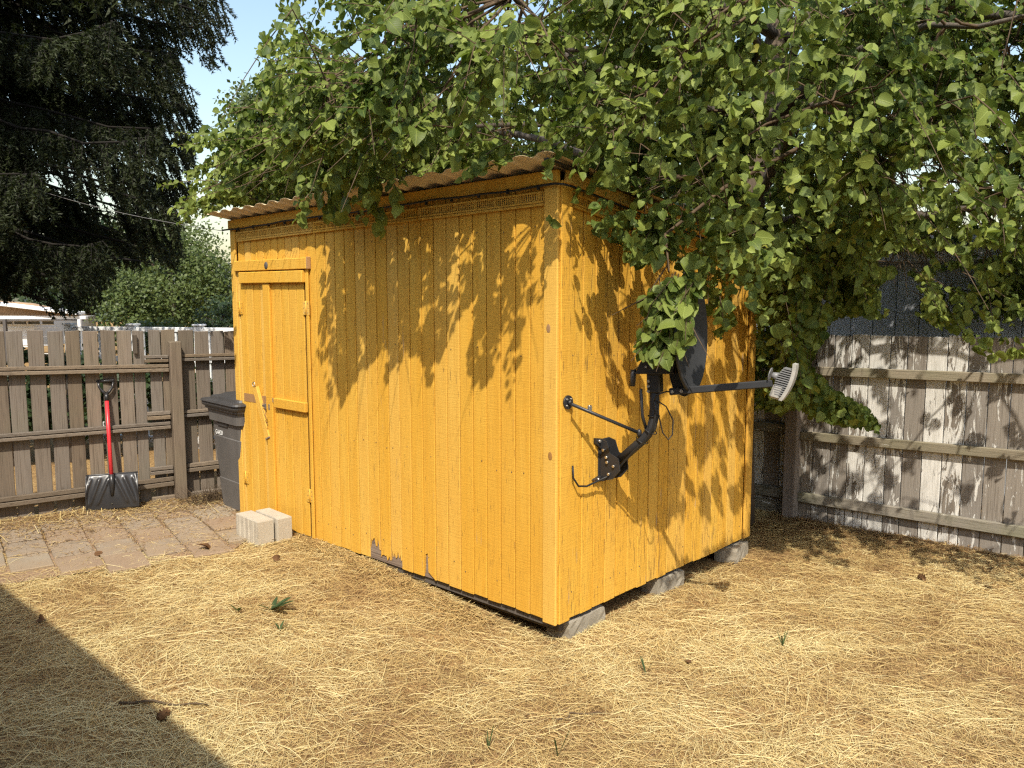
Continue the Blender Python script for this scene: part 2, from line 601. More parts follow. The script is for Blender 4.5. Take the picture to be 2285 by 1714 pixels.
# ---- the house behind the photographer: its eave throws the shade at the lower left
EH = 3.0
EY = -1.65 - EH * SUN[1] / SUN[2] * -1
hs = empty('house', (-1, -6, 0), 'beige single storey house with dark shingled roof behind the viewpoint', 'house')
mb = MB(); mb.box((-1, -7.9, 1.35), (19, 8, 2.9)); obj('wall', mb, M['house'], hs)
mb = MB()
mb.add([(-11, EY, EH), (9, EY, EH), (9, -7.9, EH + 1.45), (-11, -7.9, EH + 1.45), (9, -12.4, EH), (-11, -12.4, EH),
        (-11, EY, EH - .18), (9, EY, EH - .18), (9, -12.4, EH - .18), (-11, -12.4, EH - .18)],
       [(0, 1, 2, 3), (3, 2, 4, 5), (0, 6, 7, 1), (6, 9, 8, 7), (5, 4, 8, 9), (0, 3, 5, 9, 6), (1, 7, 8, 4, 2)])
obj('roof', mb, M['roof_dark'], hs)

# ================================================================== the shed
W_, D_, ZB = 3.05, 2.02, .09


def zt(x): return 2.265 + .018 * x


shed = empty('shed', (-1.5, 1.0, 0), 'yellow painted wooden garden shed with lean-to corrugated roof and narrow door', 'shed')
X3, Y3, Z3 = np.eye(3)
# backing sheets (the grooves between the planks show them)
mb = MB(); mb.prism([(-W_ + .01, ZB + .02), (-.01, ZB + .02), (-.01, zt(0) - .02), (-W_ + .01, zt(-W_) - .02)], (0, .014, 0), X3, Z3, Y3, .03)
wallF = obj('wall', mb, M['groove'], shed)
RS = .146


def zr(y): return zt(0) - RS * y


mb = MB(); mb.prism([(.046, ZB + .02), (D_ - .01, ZB + .02), (D_ - .01, zr(D_) - .02), (.046, zr(0.046) - .02)], (-.014, 0, 0), Y3, Z3, -X3, .03)
wallR = obj('wall', mb, M['groove'], shed)
mb = MB(); mb.prism([(.05, ZB), (D_ - .0, ZB), (D_, zr(D_) - .06), (.05, zr(0) - .07)], (-W_ + .012, 0, 0), Y3, Z3, X3, .03)
obj('wall', mb, M['paint'], shed)
mb = MB(); mb.box((-W_ / 2, D_ - .015, (ZB + zr(D_) - .08) / 2), (W_ - .1, .028, zr(D_) - .08 - ZB))
obj('wall', mb, M['paint'], shed)
mb = MB(); mb.box((-W_ / 2, D_ / 2, .105), (W_ - .10, D_ - .10, .05)); obj('floor', mb, M['rot'], shed)
for y in (.10, 1.0, 1.9):
    mb = MB(); mb.box((-W_ / 2, y, .052), (W_ - .06, .085, .075), bev=.004); obj('skid', mb, M['bark'], shed)
mb = MB(); mb.box((-W_ / 2 + .02, .035, .075), (W_ - .12, .035, .05)); obj('rim_joist', mb, M['bark'], shed)  # dark colour stands in for the shade of the gap under the wall


def plank(o, ax, nrm_, w, z0, z1a, z1b, mat, parent, jag=None, t=.014, name='plank'):
    """a siding plank: face rectangle from o along ax, front towards nrm_, with small bevels"""
    o = np.asarray(o, float)
    bv = .0025
    t = t + random.uniform(-.0012, .0012)
    g = .0038
    x0, x1 = g, w - g
    bot = [(x0, z0 + random.uniform(-.002, .002)), (x1, z0 + random.uniform(-.002, .002))] if jag is None else jag
    n = len(bot)
    poly = list(bot) + [(x1, z1b), (x0, z1a)]
    N = len(poly)
    cx = sum(p[0] for p in poly) / N
    def inn(p):
        return (p[0] + (bv if p[0] <= x0 + 1e-6 else -bv if p[0] >= x1 - 1e-6 else 0), p[1])
    back = [o + ax * p[0] + Z3 * p[1] for p in poly]
    mid = [b + nrm_ * (t - bv) for b in back]
    fr = [o + ax * inn(p)[0] + Z3 * inn(p)[1] + nrm_ * t for p in poly]
    fs = [(i, (i + 1) % N, N + (i + 1) % N, N + i) for i in range(N)] + [(N + i, N + (i + 1) % N, 2 * N + (i + 1) % N, 2 * N + i) for i in range(N)]
    fs.append(tuple(range(2 * N, 3 * N)))
    if np.cross(ax, Z3) @ nrm_ < 0: fs = [f[::-1] for f in fs]
    mb = MB(); mb.add(back + mid + fr, fs)
    return obj(name, mb, mat, parent)


PW = .1016
# front wall planks, right of the door
x = -.075
DX0, DX1 = -2.955, -2.105       # door opening
def jagged(w, base, peak, seed):
    rr = random.Random(seed)
    k = 9
    return [(.0038 + (w - .0076) * i / k, base + (peak - base) * (rr.uniform(.45, 1) if 0 < i < k else rr.uniform(.2, .8))) for i in range(k + 1)]


i = 0
while x > DX1 + .03:
    w = min(PW, x - DX1 - .0)
    xa = x - w
    jag = None
    zb = ZB + random.uniform(-.004, .004)
    if abs((xa + x) / 2 + 1.42) < .052: jag = jagged(w, .11, .25, 3)
    elif abs((xa + x) / 2 + 1.32) < .052: jag = jagged(w, .08, .14, 5)
    elif abs((xa + x) / 2 + 1.22) < .052: jag = jagged(w, .09, .19, 8)
    elif abs((xa + x) / 2 + .91) < .052:
        jag = [(.0022, .11), (.012, .225), (.03, .235), (.036, .125), (w - .0022, ZB)]
    plank((xa, .013, 0), X3, -Y3, w, zb, zt(xa) - .012, zt(x) - .012, M['paint'], wallF, jag)
    x = xa
    i += 1
# above the door
x = DX1
while x > -2.985:
    w = min(PW * .86, x + 2.99)
    if w < .02: break
    plank((x - w, .013, 0), X3, -Y3, w, 1.93, zt(x - w) - .012, zt(x) - .012, M['paint'], wallF)
    x -= w
mb = MB(); mb.box((-1.2, .0095, .19), (.62, .007, .2)); obj('rotten_sheathing', mb, M['rot'], wallF, label='grey delaminated plywood showing through the rotten siding')
# right wall planks (the corner board covers the first strip)
y = .088
while y < D_ - .09:
    w = min(PW, D_ - .085 - y)
    if w < .015: break
    plank((-.013, y, 0), Y3, X3, w, ZB + random.uniform(-.006, .006) - .004, zr(y) - .012, zr(y + w) - .012, M['paint_worn'], wallR)
    y += w
# corner boards
def trim(c, s, mat, name='corner_board', rot=None, parent=shed, bev=.004, **kw):
    mb = MB(); mb.box(c, s, rot, bev)
    return obj(name, mb, mat, parent, **kw)


trim((-.0345, -.0095, (ZB - .012 + zt(0) - .015) / 2), (.085, .019, zt(0) - .015 - ZB + .012), M['paint_trim'])
trim((.0095, .0415, (ZB - .008 + zr(0) - .02) / 2), (.019, .082, zr(0) - .02 - ZB + .008), M['paint_worn'], label='weathered corner board with a grey split along its edge')
trim((.0085, D_ - .044, (ZB + zr(D_) - .03) / 2), (.017, .082, zr(D_) - .03 - ZB), M['paint_worn'])
trim((-W_ + .030, -.0085, (ZB - .012 + zt(-W_) - .015) / 2), (.066, .017, zt(-W_) - .015 - ZB + .012), M['paint_trim'])
# door jamb strips
trim((DX0 - .016, -.004, 1.0), (.028, .012, 1.84), M['paint_trim'], 'jamb')
trim((DX1 + .017, -.0155, 1.0), (.030, .010, 1.84), M['paint_trim'], 'jamb')
# fascia under the roof sheet
th = math.atan(.018)
RX = np.array([[math.cos(th), 0, -math.sin(th)], [0, 1, 0], [math.sin(th), 0, math.cos(th)]])
trim((-W_ / 2, -.014, zt(-W_ / 2) - .005), (W_ + .02, .028, .062), M['paint_trim'], 'fascia', RX)
ph = math.atan(RS)
RY = np.array([[1, 0, 0], [0, math.cos(ph), math.sin(ph)], [0, -math.sin(ph), math.cos(ph)]])
trim((.026, D_ / 2 + .02, zr(D_ / 2) + .002), (.024, D_ + .02, .07), M['paint_worn'], 'fascia', RY)
mb = MB(); mb.box((.048, D_ / 2 - .02, zr(D_ / 2) + .036), (.03, D_ + .28, .012), RY); obj('drip_edge', mb, M['black'], shed)

# strip vents: frame with rows of slots
def vent(p0, p1, out, name='strip_vent', h=.052, mat=M['paint']):
    p0, p1 = np.asarray(p0, float), np.asarray(p1, float)
    L = np.linalg.norm(p1 - p0); a = (p1 - p0) / L
    b = Z3 - a * (a @ Z3); b /= np.linalg.norm(b)
    Rm = np.stack([a, -out, b], 1)
    mb = MB()
    for s_ in (-1, 1):
        mb.box((p0 + p1) / 2 + b * s_ * (h / 2 - .004) + out * .004, (L, .010, .009), Rm)
    mb.box((p0 + p1) / 2 - b * (h / 2 + .009) + out * .004, (L, .012, .011), Rm)
    n = int(L / .0145)
    for k in range(n + 1):
        wd = .012 if k % 10 == 0 else .0045
        mb.box(p0 + a * (L * k / n) + out * .003, (wd, .006, h - .010), Rm)
    for r in (-.25, 0, .25):
        mb.box((p0 + p1) / 2 + b * r * h * .82 + out * .002, (L, .003, .0026), Rm)
    o = obj(name, mb, mat, shed)
    m2 = MB(); m2.box((p0 + p1) / 2 - out * .0015, (L, .002, h - .004), Rm)
    obj('vent_slot_shade', m2, M['post_d'], o)  # dark sheet stands in for the shade inside the slots


for xa, xb in ((-2.96, -2.02), (-2.005, -1.0), (-.985, -.085)):
    vent((xa, -.0085, zt(xa) - .090), (xb, -.0085, zt(xb) - .090), -Y3)
vent((.0085, .10, zr(.10) - .085), (.0085, 1.0, zr(1.0) - .085), X3, mat=M['paint_worn'])
vent((.0085, 1.015, zr(1.015) - .085), (.0085, 1.9, zr(1.9) - .085), X3, mat=M['paint_worn'])

# corrugated roof sheets, ribs running front to back
def rib(u):
    u = u % 1.0
    return .017 * (smooth(np.clip(u / .22, 0, 1)) - smooth(np.clip((u - .50) / .45, 0, 1)))


yf, yb = -.175, D_ + .12
xs0 = np.array([-3.12, -2.2, -1.27, -.33, .12])
for k in range(4):
    xa, xb = xs0[k] - (.06 if k else 0), xs0[k + 1]
    nx = max(8, int((xb - xa) / .0095))
    X = np.linspace(xa, xb, nx + 1)
    ys = np.linspace(yf, yb, 7)
    V = []
    for yy in ys:
        zz = 2.298 + .018 * X - RS * yy + rib((X + 3.2) / .152) + .0025 * k
        V.append(np.stack([X, np.full_like(X, yy + (.006 * math.sin(k * 3 + yy)) + (random.uniform(-.004, .004) if yy in (yf, yb) else 0)), zz], -1))
    V = np.concatenate(V)
    V2 = V - np.array([0, 0, .0016])
    n1 = nx + 1
    a, b = np.meshgrid(np.arange(6), np.arange(nx), indexing='ij')
    q1 = np.stack([a * n1 + b, a * n1 + b + 1, (a + 1) * n1 + b + 1, (a + 1) * n1 + b], -1).reshape(-1, 4)
    nv = len(V)
    q2 = q1[:, ::-1] + nv
    e = np.arange(nx)
    q3 = np.stack([e, nv + e, nv + e + 1, e + 1], -1)
    eb = 6 * n1 + e
    q4 = np.stack([eb, eb + 1, nv + eb + 1, nv + eb], -1)
    big('roof_sheet', np.concatenate([V, V2]), quad=np.concatenate([q1, q2, q3, q4]), mat=M['roof'], parent=shed, smooth_=True)

# ---- the door: planks on a panel, stile, rails, hinges, hasp, hanging latch board
mb = MB(); mb.box(((DX0 + DX1) / 2, .0125, 1.0), (DX1 - DX0 - .008, .010, 1.76))
mb2 = MB(); mb2.box(((DX0 + DX1) / 2, -.0015, (ZB + 1.862) / 2), (DX1 - DX0 - .022, .012, 1.862 - ZB - .010))
mb3 = MB(); mb3.box(((DX0 + DX1) / 2, .0085, 1.0), (DX1 - DX0 - .003, .006, 1.80)); obj('door_gap_shade', mb3, M['post_d'], shed)  # dark sheet painted as the shade in the gap round the door
door = obj('door', mb2, M['groove'], shed)
x = DX0 + .011
k = 0
while x < DX1 - .03:
    w = min(.0905, DX1 - .011 - x)
    plank((x, -.006, 0), X3, -Y3, w, ZB + .005, 1.858, 1.858, M['paint'], door, t=.009)
    x += w
trim((-2.566, -.024, (1.785 + ZB) / 2 + .01), (.080, .020, 1.785 - ZB - .02), M['paint_trim'], 'stile', parent=door)
trim((-2.505, -.027, 1.826), (.80, .034, .078), M['paint_trim'], 'rail', parent=door)
trim((-2.306, -.028, .971), (.385, .028, .066), M['paint_trim'], 'rail', parent=door)
trim((-2.78, -.0164, .972), (.30, .0022, .058), M['bare'], 'bare_patch', parent=door, bev=0, label='unpainted strip where a crossbar was removed')
trim((-2.525, -.019, 1.909), (.91, .036, .072), M['paint_trim'], 'door_header')
trim((-2.062, -.019, 1.912), (.012, .030, .078), M['bare'], 'header_end')
mb = MB(); mb.ball((-2.541, -.036, 1.905), (.022, .010, .026), 10, 6); obj('wood_knot', mb, M['post_d'], shed, label='dark knot in the door header board')


def hinge(x, z):
    mb = MB()
    for s_ in (-1, 1):
        mb.box((x + s_ * .0195, -.0200, z), (.033, .003, .088), bev=.001)
    mb.cyl((x, -.0225, z - .047), (x, -.0225, z + .047), .0052, 8)
    o = obj('hinge', mb, M['paint_trim'], door)
    mb = MB()
    for s_ in (-1, 1):
        for dz in (-.03, 0, .03):
            mb.ball((x + s_ * (.018 + (.006 if dz == 0 else 0)), -.0218, z + dz), (.0038, .0016, .0038), 6, 4)
    obj('screw', mb, M['bark'], o)


for hx, hz in ((DX0 + .016, 1.612), (DX1 + .006, 1.622), (DX0 + .014, .377), (DX1 - .008, .379)):
    hinge(hx, hz)
mb = MB(); mb.box((-2.628, -.031, .934), (.145, .003, .034), bev=.001); mb.box((-2.566, -.0335, .934), (.016, .006, .04), bev=.001)
hasp = obj('hasp', mb, M['steel'], door)
mb = MB(); mb.box((-2.655, -.0335, .934), (.045, .002, .011)); obj('hasp_slot', mb, M['post_d'], hasp)
mb = MB(); mb.box((-2.530, -.0292, .985), (.078, .004, .030), bev=.001); obj('strike_plate', mb, M['steel'], door)
# latch board hanging by a wire from a screw eye
a0 = np.array([-2.742, -.030, 1.055]); a1 = np.array([-2.592, -.030, .714])
dv = nrm(a1 - a0)
mb = MB(); mb.box((a0 + a1) / 2, (.056, .026, np.linalg.norm(a1 - a0)), np.stack([np.cross([0, 1.0, 0], dv), [0, 1, 0], dv], 1), .003)
lb = obj('latch_board', mb, M['paint_trim'], door)
mb = MB(); mb.box(a1 + dv * .0005, (.055, .025, .006), np.stack([np.cross([0, 1.0, 0], dv), [0, 1, 0], dv], 1)); obj('cut_end', mb, M['rot'], lb)
t_ = np.linspace(0, 2 * math.pi, 14)
mb = MB(); mb.tube(np.stack([-2.758 + .016 * np.cos(t_), np.full_like(t_, -.036), 1.078 + .016 * np.sin(t_)], -1), .0032, 6); obj('screw_eye', mb, M['steel'], door)
mb = MB()
mb.tube([(-2.588, -.046, .93), (-2.600, -.046, .87), (-2.575, -.046, .845), (-2.605, -.046, .838), (-2.578, -.046, .82), (-2.583, -.046, .78)], .0018, 5)
mb.tube([(-2.640, -.046, .92), (-2.596, -.046, .85)], .0016, 5)
obj('twisted_wire', mb, M['bark'], lb)
# black cable stapled along the fascia
mb = MB()
xs = np.linspace(-3.12, .01, 40)
pts = [(v, -.036 - .004 * math.sin(v * 7), zt(v) - .040 + .004 * math.sin(v * 5.1) - .002 * math.sin(v * 17)) for v in xs]
pts += [(.045, -.02, zt(0) - .045), (.052, .03, zt(0) - .05), (.05, .2, zr(.2) - .045), (.05, .8, zr(.8) - .05), (.05, 1.9, zr(1.9) - .05)]
mb.tube(pts, .0062, 6)
cab = obj('eave_cable', mb, M['rubber'], shed)
for v in np.arange(-2.9, 0, .20):
    mb = MB(); mb.box((v, -.033, zt(v) - .046), (.010, .014, .022)); obj('staple', mb, M['rubber'], cab)
# nail heads are too small to build; knots on the corner boards
for (kx, kz) in ((-.03, .93), (-.045, 1.55)):
    mb = MB(); mb.ball((kx, -.0192, kz), (.013, .0012, .022), 10, 6); obj('wood_knot', mb, M['bare'], shed)

# nail heads along the siding
mb = MB()
for k in range(30):
    x = -.075 - PW * (k + .5)
    for z_ in (.22, .82, 1.42, 2.02):
        if x > DX1 + .04 and random.random() < .7:
            a = np.array([x + random.uniform(-.03, .03), -.0008, z_ + random.uniform(-.02, .02)]); mb.cyl(a, a - Y3 * .0022, .0032, 6)
for k in range(18):
    y = .088 + PW * (k + .5)
    for z_ in (.2, .8, 1.4, 1.9):
        if random.random() < .7:
            a = np.array([.0008, y + random.uniform(-.03, .03), z_ + random.uniform(-.02, .02)]); mb.cyl(a, a + X3 * .0022, .0032, 6)
obj('nail_heads', mb, M['bark'], shed, kind='stuff')

# ---- concrete blocks
def block(name, c, size, rotz, label, mat, group, grooves=0, top_drop=0.0):
    """a chipped old block: a subdivided box with worn, uneven faces"""
    mb = MB()
    Rz = np.array([[math.cos(rotz), -math.sin(rotz), 0], [math.sin(rotz), math.cos(rotz), 0], [0, 0, 1]])
    n = (4, 9, 4)
    vid = {}
    def vtx(i_, j_, k_):
        key = (i_, j_, k_)
        if key not in vid:
            p = np.array([(i_ / n[0] - .5), (j_ / n[1] - .5), (k_ / n[2] - .5)])
            ext = sum(1 for a_ in range(3) if abs(abs(p[a_]) - .5) < 1e-6)
            q_ = p * np.array(size)
            q_ = q_ * (1 - (.035 if ext == 3 else .012 if ext == 2 else 0)) + np.array([random.uniform(-.004, .004) for _ in range(3)])
            if k_ == n[2]: q_[2] -= .006 * random.random() + .004 * max(0, math.sin(j_ * 1.3 + c[1] * 9))
            vid[key] = len(mb.v); mb.v.append(tuple(np.asarray(c) + Rz @ q_))
        return vid[key]
    for a_ in range(3):
        o1, o2 = [m_ for m_ in range(3) if m_ != a_]
        for side in (0, n[a_]):
            for u_ in range(n[o1]):
                for w_ in range(n[o2]):
                    qd = []
                    for du, dw in ((0, 0), (1, 0), (1, 1), (0, 1)):
                        k3 = [0, 0, 0]; k3[a_] = side; k3[o1] = u_ + du; k3[o2] = w_ + dw
                        qd.append(vtx(*k3))
                    flip = (side == 0) ^ (a_ == 1)
                    mb.f.append(tuple(qd[::-1] if flip else qd)); mb.sm.append(False)
    return obj(name, mb, mat, None, origin=(c[0], c[1], c[2] - size[2] / 2), label=label, cat='block', group=group)


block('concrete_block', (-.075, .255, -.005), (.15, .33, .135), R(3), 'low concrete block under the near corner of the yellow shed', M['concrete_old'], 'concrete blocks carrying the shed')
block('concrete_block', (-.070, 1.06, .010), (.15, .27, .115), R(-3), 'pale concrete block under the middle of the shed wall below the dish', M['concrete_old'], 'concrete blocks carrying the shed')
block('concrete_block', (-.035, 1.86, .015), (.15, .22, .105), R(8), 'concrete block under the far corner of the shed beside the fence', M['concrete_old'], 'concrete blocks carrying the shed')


def scored_block(name, cx, cy, rz, w, d, h, label, n):
    """split-face block: front scored into ribs"""
    mb = MB()
    pts = []
    k = n * 6
    for i_ in range(k + 1):
        u = -w / 2 + w * i_ / k
        f = (i_ % 6) / 6.0
        dep = .010 * (1 if i_ % 6 == 0 and 0 < i_ < k else 0)
        pts.append((u, -d / 2 + dep + random.uniform(-.0015, .0015)))
    pts += [(w / 2, d / 2), (-w / 2, d / 2)]
    z0 = float(gz(cx, cy)) + .0
    R2 = np.array([[math.cos(rz), -math.sin(rz), 0], [math.sin(rz), math.cos(rz), 0], [0, 0, 1]])
    o = np.array([cx, cy, z0 - .01])
    mb.prism(pts, o, R2 @ X3, R2 @ Y3, Z3, h - .006)
    n0 = len(pts)
    ins = [(p[0] * .985, p[1] * .96) for p in pts]
    b = [o + R2 @ np.array([p[0], p[1], h]) for p in ins]
    m_ = [np.array(v) for v in mb.v[n0:2 * n0]]
    mb.f[1] = tuple(range(2 * n0, 3 * n0))
    mb.v += [tuple(v) for v in b]
    mb.f += [(n0 + i_, n0 + (i_ + 1) % n0, 2 * n0 + (i_ + 1) % n0, 2 * n0 + i_) for i_ in range(n0)]
    mb.sm += [False] * n0
    return obj(name, mb, M['concrete'], None, origin=o, label=label, cat='block', group='blocks in front of the shed door')


scored_block('concrete_block', -2.425, -.255, R(-3), .31, .115, .180, 'front scored concrete block standing before the shed door', 5)
scored_block('concrete_block', -2.385, -.135, R(-3), .31, .10, .180, 'rear scored concrete block leaning close against the shed door', 4)

# ================================================================== left fence
def FL(s_, z, out=0.0):
    p = FP + FU * s_ + FN * out
    return np.array([p[0], p[1], z])


lf = empty('wooden_fence', FL(.6, .07), 'weathered brown picket fence with gaps and doubled rails behind the patio', 'fence')
FR = np.stack([FU, -FN, Z3], 1)    # local x along the fence, y away from the yard


def fboard(s0, s1, z0, z1, lean=0.0, t=.018, out=-.012, mat=None, top=None):
    mb = MB()
    w = s1 - s0
    o = FL(s0, 0, out)
    za = z1 + random.uniform(-.006, .006); zb_ = z1 + random.uniform(-.006, .006)
    if top: za, zb_ = top
    poly = [(random.uniform(-.002, .002), z0), (w, z0), (w + lean, zb_), (lean, za)]
    bv = .003
    ins = [(bv, z0), (w - bv, z0), (w + lean - bv, zb_ - bv), (lean + bv, za - bv)]
    A = [o + FU * p[0] + Z3 * p[1] - FN * t for p in poly]
    B = [o + FU * p[0] + Z3 * p[1] - FN * bv for p in poly]
    C = [o + FU * p[0] + Z3 * p[1] for p in ins]
    fs = [(i, (i + 1) % 4, 4 + (i + 1) % 4, 4 + i) for i in range(4)] + [(4 + i, 4 + (i + 1) % 4, 8 + (i + 1) % 4, 8 + i) for i in range(4)] + [(8, 9, 10, 11), (3, 2, 1, 0)]
    mb.add(A + B + C, fs)
    return obj('board', mb, mat or M['fence'], lf)


edges = [(-.02, .11), (.118, .221), (.247, .35), (.369, .47), (.488, .582), (.608, .707), (.73, .827), (.845, .945), (1.07, 1.155), (1.160, 1.262),
         (1.292, 1.405), (1.417, 1.523), (1.547, 1.645), (1.650, 1.75)]
for k, (a, b) in enumerate(edges):
    zz = 1.452 - .020 * (a if a < 1.28 else a * 1.3)
    fboard(a, b, .02, zz, random.uniform(-.006, .006))
fboard(.950, 1.030, .02, 1.43, 0, top=(1.432, 1.425))
s0 = 1.775
while s0 < 4.6:
    fboard(s0, s0 + .104, .02, 1.405, random.uniform(-.006, .006)); s0 += .128
s0 = -.165
while s0 > -1.8:
    fboard(s0, s0 + .104, .02, 1.455, random.uniform(-.006, .006)); s0 -= .128


def frail(sa, za, sb, zb_, h, t=.034, out=.0, name='rail', mat=None):
    a, b = FL(sa, za, out + t / 2), FL(sb, zb_, out + t / 2)
    d = b - a; L = np.linalg.norm(d); d /= L
    up = nrm(Z3 - d * d[2])
    mb = MB(); mb.box((a + b) / 2, (L, t, h), np.stack([d, np.cross(up, d), up], 1), .003)
    return obj(name, mb, mat or M['fence_rail'], lf)


def dbl(sa, za, sb, zb_, h=.060):
    """a doubled rail: two strips with a dark seam"""
    e = h * .5
    frail(sa, za + e / 2 + .002, sb, zb_ + e / 2 + .002, e - .003, .036)
    frail(sa, za - e / 2 - .001, sb, zb_ - e / 2 - .001, e - .003, .042)


dbl(-1.8, 1.22, 1.195, 1.131)
dbl(-1.8, .70, 1.190, .676, .056)
dbl(-1.8, .205, 1.195, .222, .072)
dbl(1.022, 1.209, 1.195, 1.205, .056)
dbl(1.022, .760, 1.192, .757, .064)
dbl(1.024, .318, 1.195, .316, .060)
frail(1.03, .09, 1.20, .088, .035, .03)
dbl(1.285, 1.206, 4.6, 1.15, .054)
dbl(1.29, .755, 4.6, .75, .056)
dbl(1.30, .312, 4.6, .32, .068)
frail(1.29, .088, 2.2, .085, .045, .03)
for sp, lean in ((1.20, .0), (-1.15, 0), (3.4, 0)):
    mb = MB()
    mb.box(FL(sp + .042, .64, .047), (.085, .085, 1.40), FR, .005)
    obj('post', mb, M['fence'], lf)
# small dark block nailed to one board
mb = MB(); mb.box(FL(.962, 1.325, .008), (.030, .016, .145), FR, .002); obj('cleat', mb, M['bark'], lf)

# ================================================================== right fence
def FRt(x, z, out=0.0):
    return np.array([x + .04 * out, 3.12 + .04 * x - out, z])


rf = empty('wooden_fence', FRt(.8, 0), 'plank fence with peeling white paint and three grey rails behind the shed', 'fence')
ru = nrm(np.array([1, .04, 0])); rn = np.array([.04, -1, 0]); rn = nrm(rn)
RRm = np.stack([ru, -rn, Z3], 1)
be = [.097, .224, .35, .495, .609, .738, .868, .997, 1.129, 1.26]
xs = list(be)
while xs[-1] < 4.2: xs.append(xs[-1] + .131)
xs = [v for v in np.arange(be[0] - 3.93, be[0] - .01, .131)] + xs
for a, b in zip(xs[:-1], xs[1:]):
    g = .0025
    mb = MB()
    z1 = 1.412 + .02 * (a - .2) + random.uniform(-.006, .006)
    if a < -.2: z1 = 1.40
    z0 = -.06
    dz = random.uniform(-.003, .003)
    mb.box(FRt((a + b) / 2, (z0 + z1) / 2, -.012 + random.uniform(-.003, .003)), (b - a - g * 2, .019, z1 - z0), RRm, .003)
    obj('board', mb, M['peel'], rf)


def rrail(xa, za, xb, zb_, h, t=.040):
    a, b = FRt(xa, za, t / 2 + .001), FRt(xb, zb_, t / 2 + .001)
    d = b - a; L = np.linalg.norm(d); d /= L
    up = nrm(Z3 - d * d[2])
    mb = MB(); mb.box((a + b) / 2, (L, t, h), np.stack([d, np.cross(up, d), up], 1), .004)
    return obj('rail', mb, M['peel_rail'], rf)


rrail(-.11, 1.130, 2.4, 1.185, .066)
rrail(-.12, .625, 2.4, .680, .066)
rrail(-.12, .142, 2.4, .150, .076)
rrail(-3.8, 1.12, -.23, 1.13, .066)
rrail(-3.8, .66, -.23, .664, .072)
rrail(-3.8, .15, -.23, .150, .080)
for px_ in (-.172, 2.45, -2.6):
    mb = MB(); mb.box(FRt(px_, .62, .055), (.098, .095, 1.42), RRm, .005); obj('post', mb, M['peel_post'], rf)
mb = MB(); mb.box(FRt(-.42, .02, .012), (.36, .02, .12), RRm, .003); obj('kick_board', mb, M['peel_rail'], rf)

# ================================================================== snow shovel
A_ = np.array([-3.955, -.775, .085]); B_ = np.array([-3.795, -.445, .085])     # cutting edge ends
wv = B_ - A_; wl = np.linalg.norm(wv); wx = wv / wl
mid = (A_ + B_) / 2
toe_back = nrm(np.array([-wx[1], wx[0], 0]))       # towards the fence
if toe_back @ FN > 0: toe_back = -toe_back
lean = nrm(Z3 * .985 + toe_back * .19)
sv = empty('snow_shovel', mid, 'snow shovel with black ribbed blade and red shaft leaning on the fence', 'shovel')
nrm_b = nrm(np.cross(lean, wx))
if nrm_b @ FN < 0: nrm_b = -nrm_b
# blade grid with scoop and pressed ribs
nu, nv = 40, 26
BH = .265
V = []
for j in range(nv + 1):
    for i in range(nu + 1):
        u = i / nu * 2 - 1; v = j / nv
        wd = 1.0 - .02 * v
        d = .028 * (1 - u * u) * .6 - .045 * (v - .35) ** 2 * 1.2
        d -= .022 * max(0, abs(u) - .9) / .1 * -1
        # ribs: diagonal grooves fanning from the socket
        for k, off in enumerate((.30, .66, 1.02)):
            ln = abs(u) - (off - .25) - (1 - v) * .62 * (1 - .15 * k)
            m_ = smooth((.95 - v) / .1) * smooth((v - .10) / .12)
            d += .018 * math.exp(-(ln / .05) ** 2) * m_
        d += .020 * math.exp(-(u / .06) ** 2) * smooth((v - .30) / .3)
        p = mid + wx * (u * wl / 2 * wd) + lean * (v * BH + .012 * (1 - u * u) * 0) + nrm_b * (d + .02)
        V.append(p)
q = []
for j in range(nv):
    for i in range(nu):
        a = j * (nu + 1) + i
        q.append((a, a + 1, a + nu + 2, a + nu + 1))
mb = MB(); mb.add(V, q, True)
V2 = [p - nrm_b * .005 for p in V]
mb.add(V2, [f[::-1] for f in q], True)
n_ = len(V)
def ring():
    r = [i for i in range(nu + 1)] + [j * (nu + 1) + nu for j in range(1, nv + 1)] + [nv * (nu + 1) + i for i in range(nu - 1, -1, -1)] + [j * (nu + 1) for j in range(nv - 1, 0, -1)]
    return r
rg = ring()
mb.f += [(rg[i], n_ + rg[i], n_ + rg[(i + 1) % len(rg)], rg[(i + 1) % len(rg)]) for i in range(len(rg))]; mb.sm += [False] * len(rg)
obj('blade', mb, M['shovel'], sv)
mb = MB(); tp = mid + lean * BH + nrm_b * .012
for s_ in (-1, 1): pass
mb.tube([mid + wx * (wl / 2 * .975 * u) + lean * (BH + .002) + nrm_b * (.012 + .018 * (1 - u * u) - .022) for u in np.linspace(-1, 1, 16)], .006, 6); obj('blade_rim', mb, M['shovel'], sv)
sh0 = mid + lean * .235 + nrm_b * .045
sh1 = sh0 + lean * .60 - wx * .015 - nrm_b * .0
mb = MB(); mb.tube([mid + lean * .10 + nrm_b * .030, mid + lean * .19 + nrm_b * .040, sh0 + lean * .03], [.014, .019, .019], 10); obj('socket', mb, M['shovel'], sv)
mb = MB(); mb.tube([sh0 - lean * .02, sh0 + (sh1 - sh0) * .5 + nrm_b * .003, sh1], .0145, 12); obj('shaft', mb, M['red'], sv)
ax2 = nrm(sh1 - sh0)
mb = MB(); mb.tube([sh1 - ax2 * .01, sh1 + ax2 * .045], [.017, .015], 10)
hb = sh1 + ax2 * .04
for s_ in (-1, 1):
    mb.tube([hb, hb + ax2 * .02 + wx * s_ * .022, hb + ax2 * .055 + wx * s_ * .046, hb + ax2 * .098 + wx * s_ * .054], [.013, .010, .0085, .0095], 8)
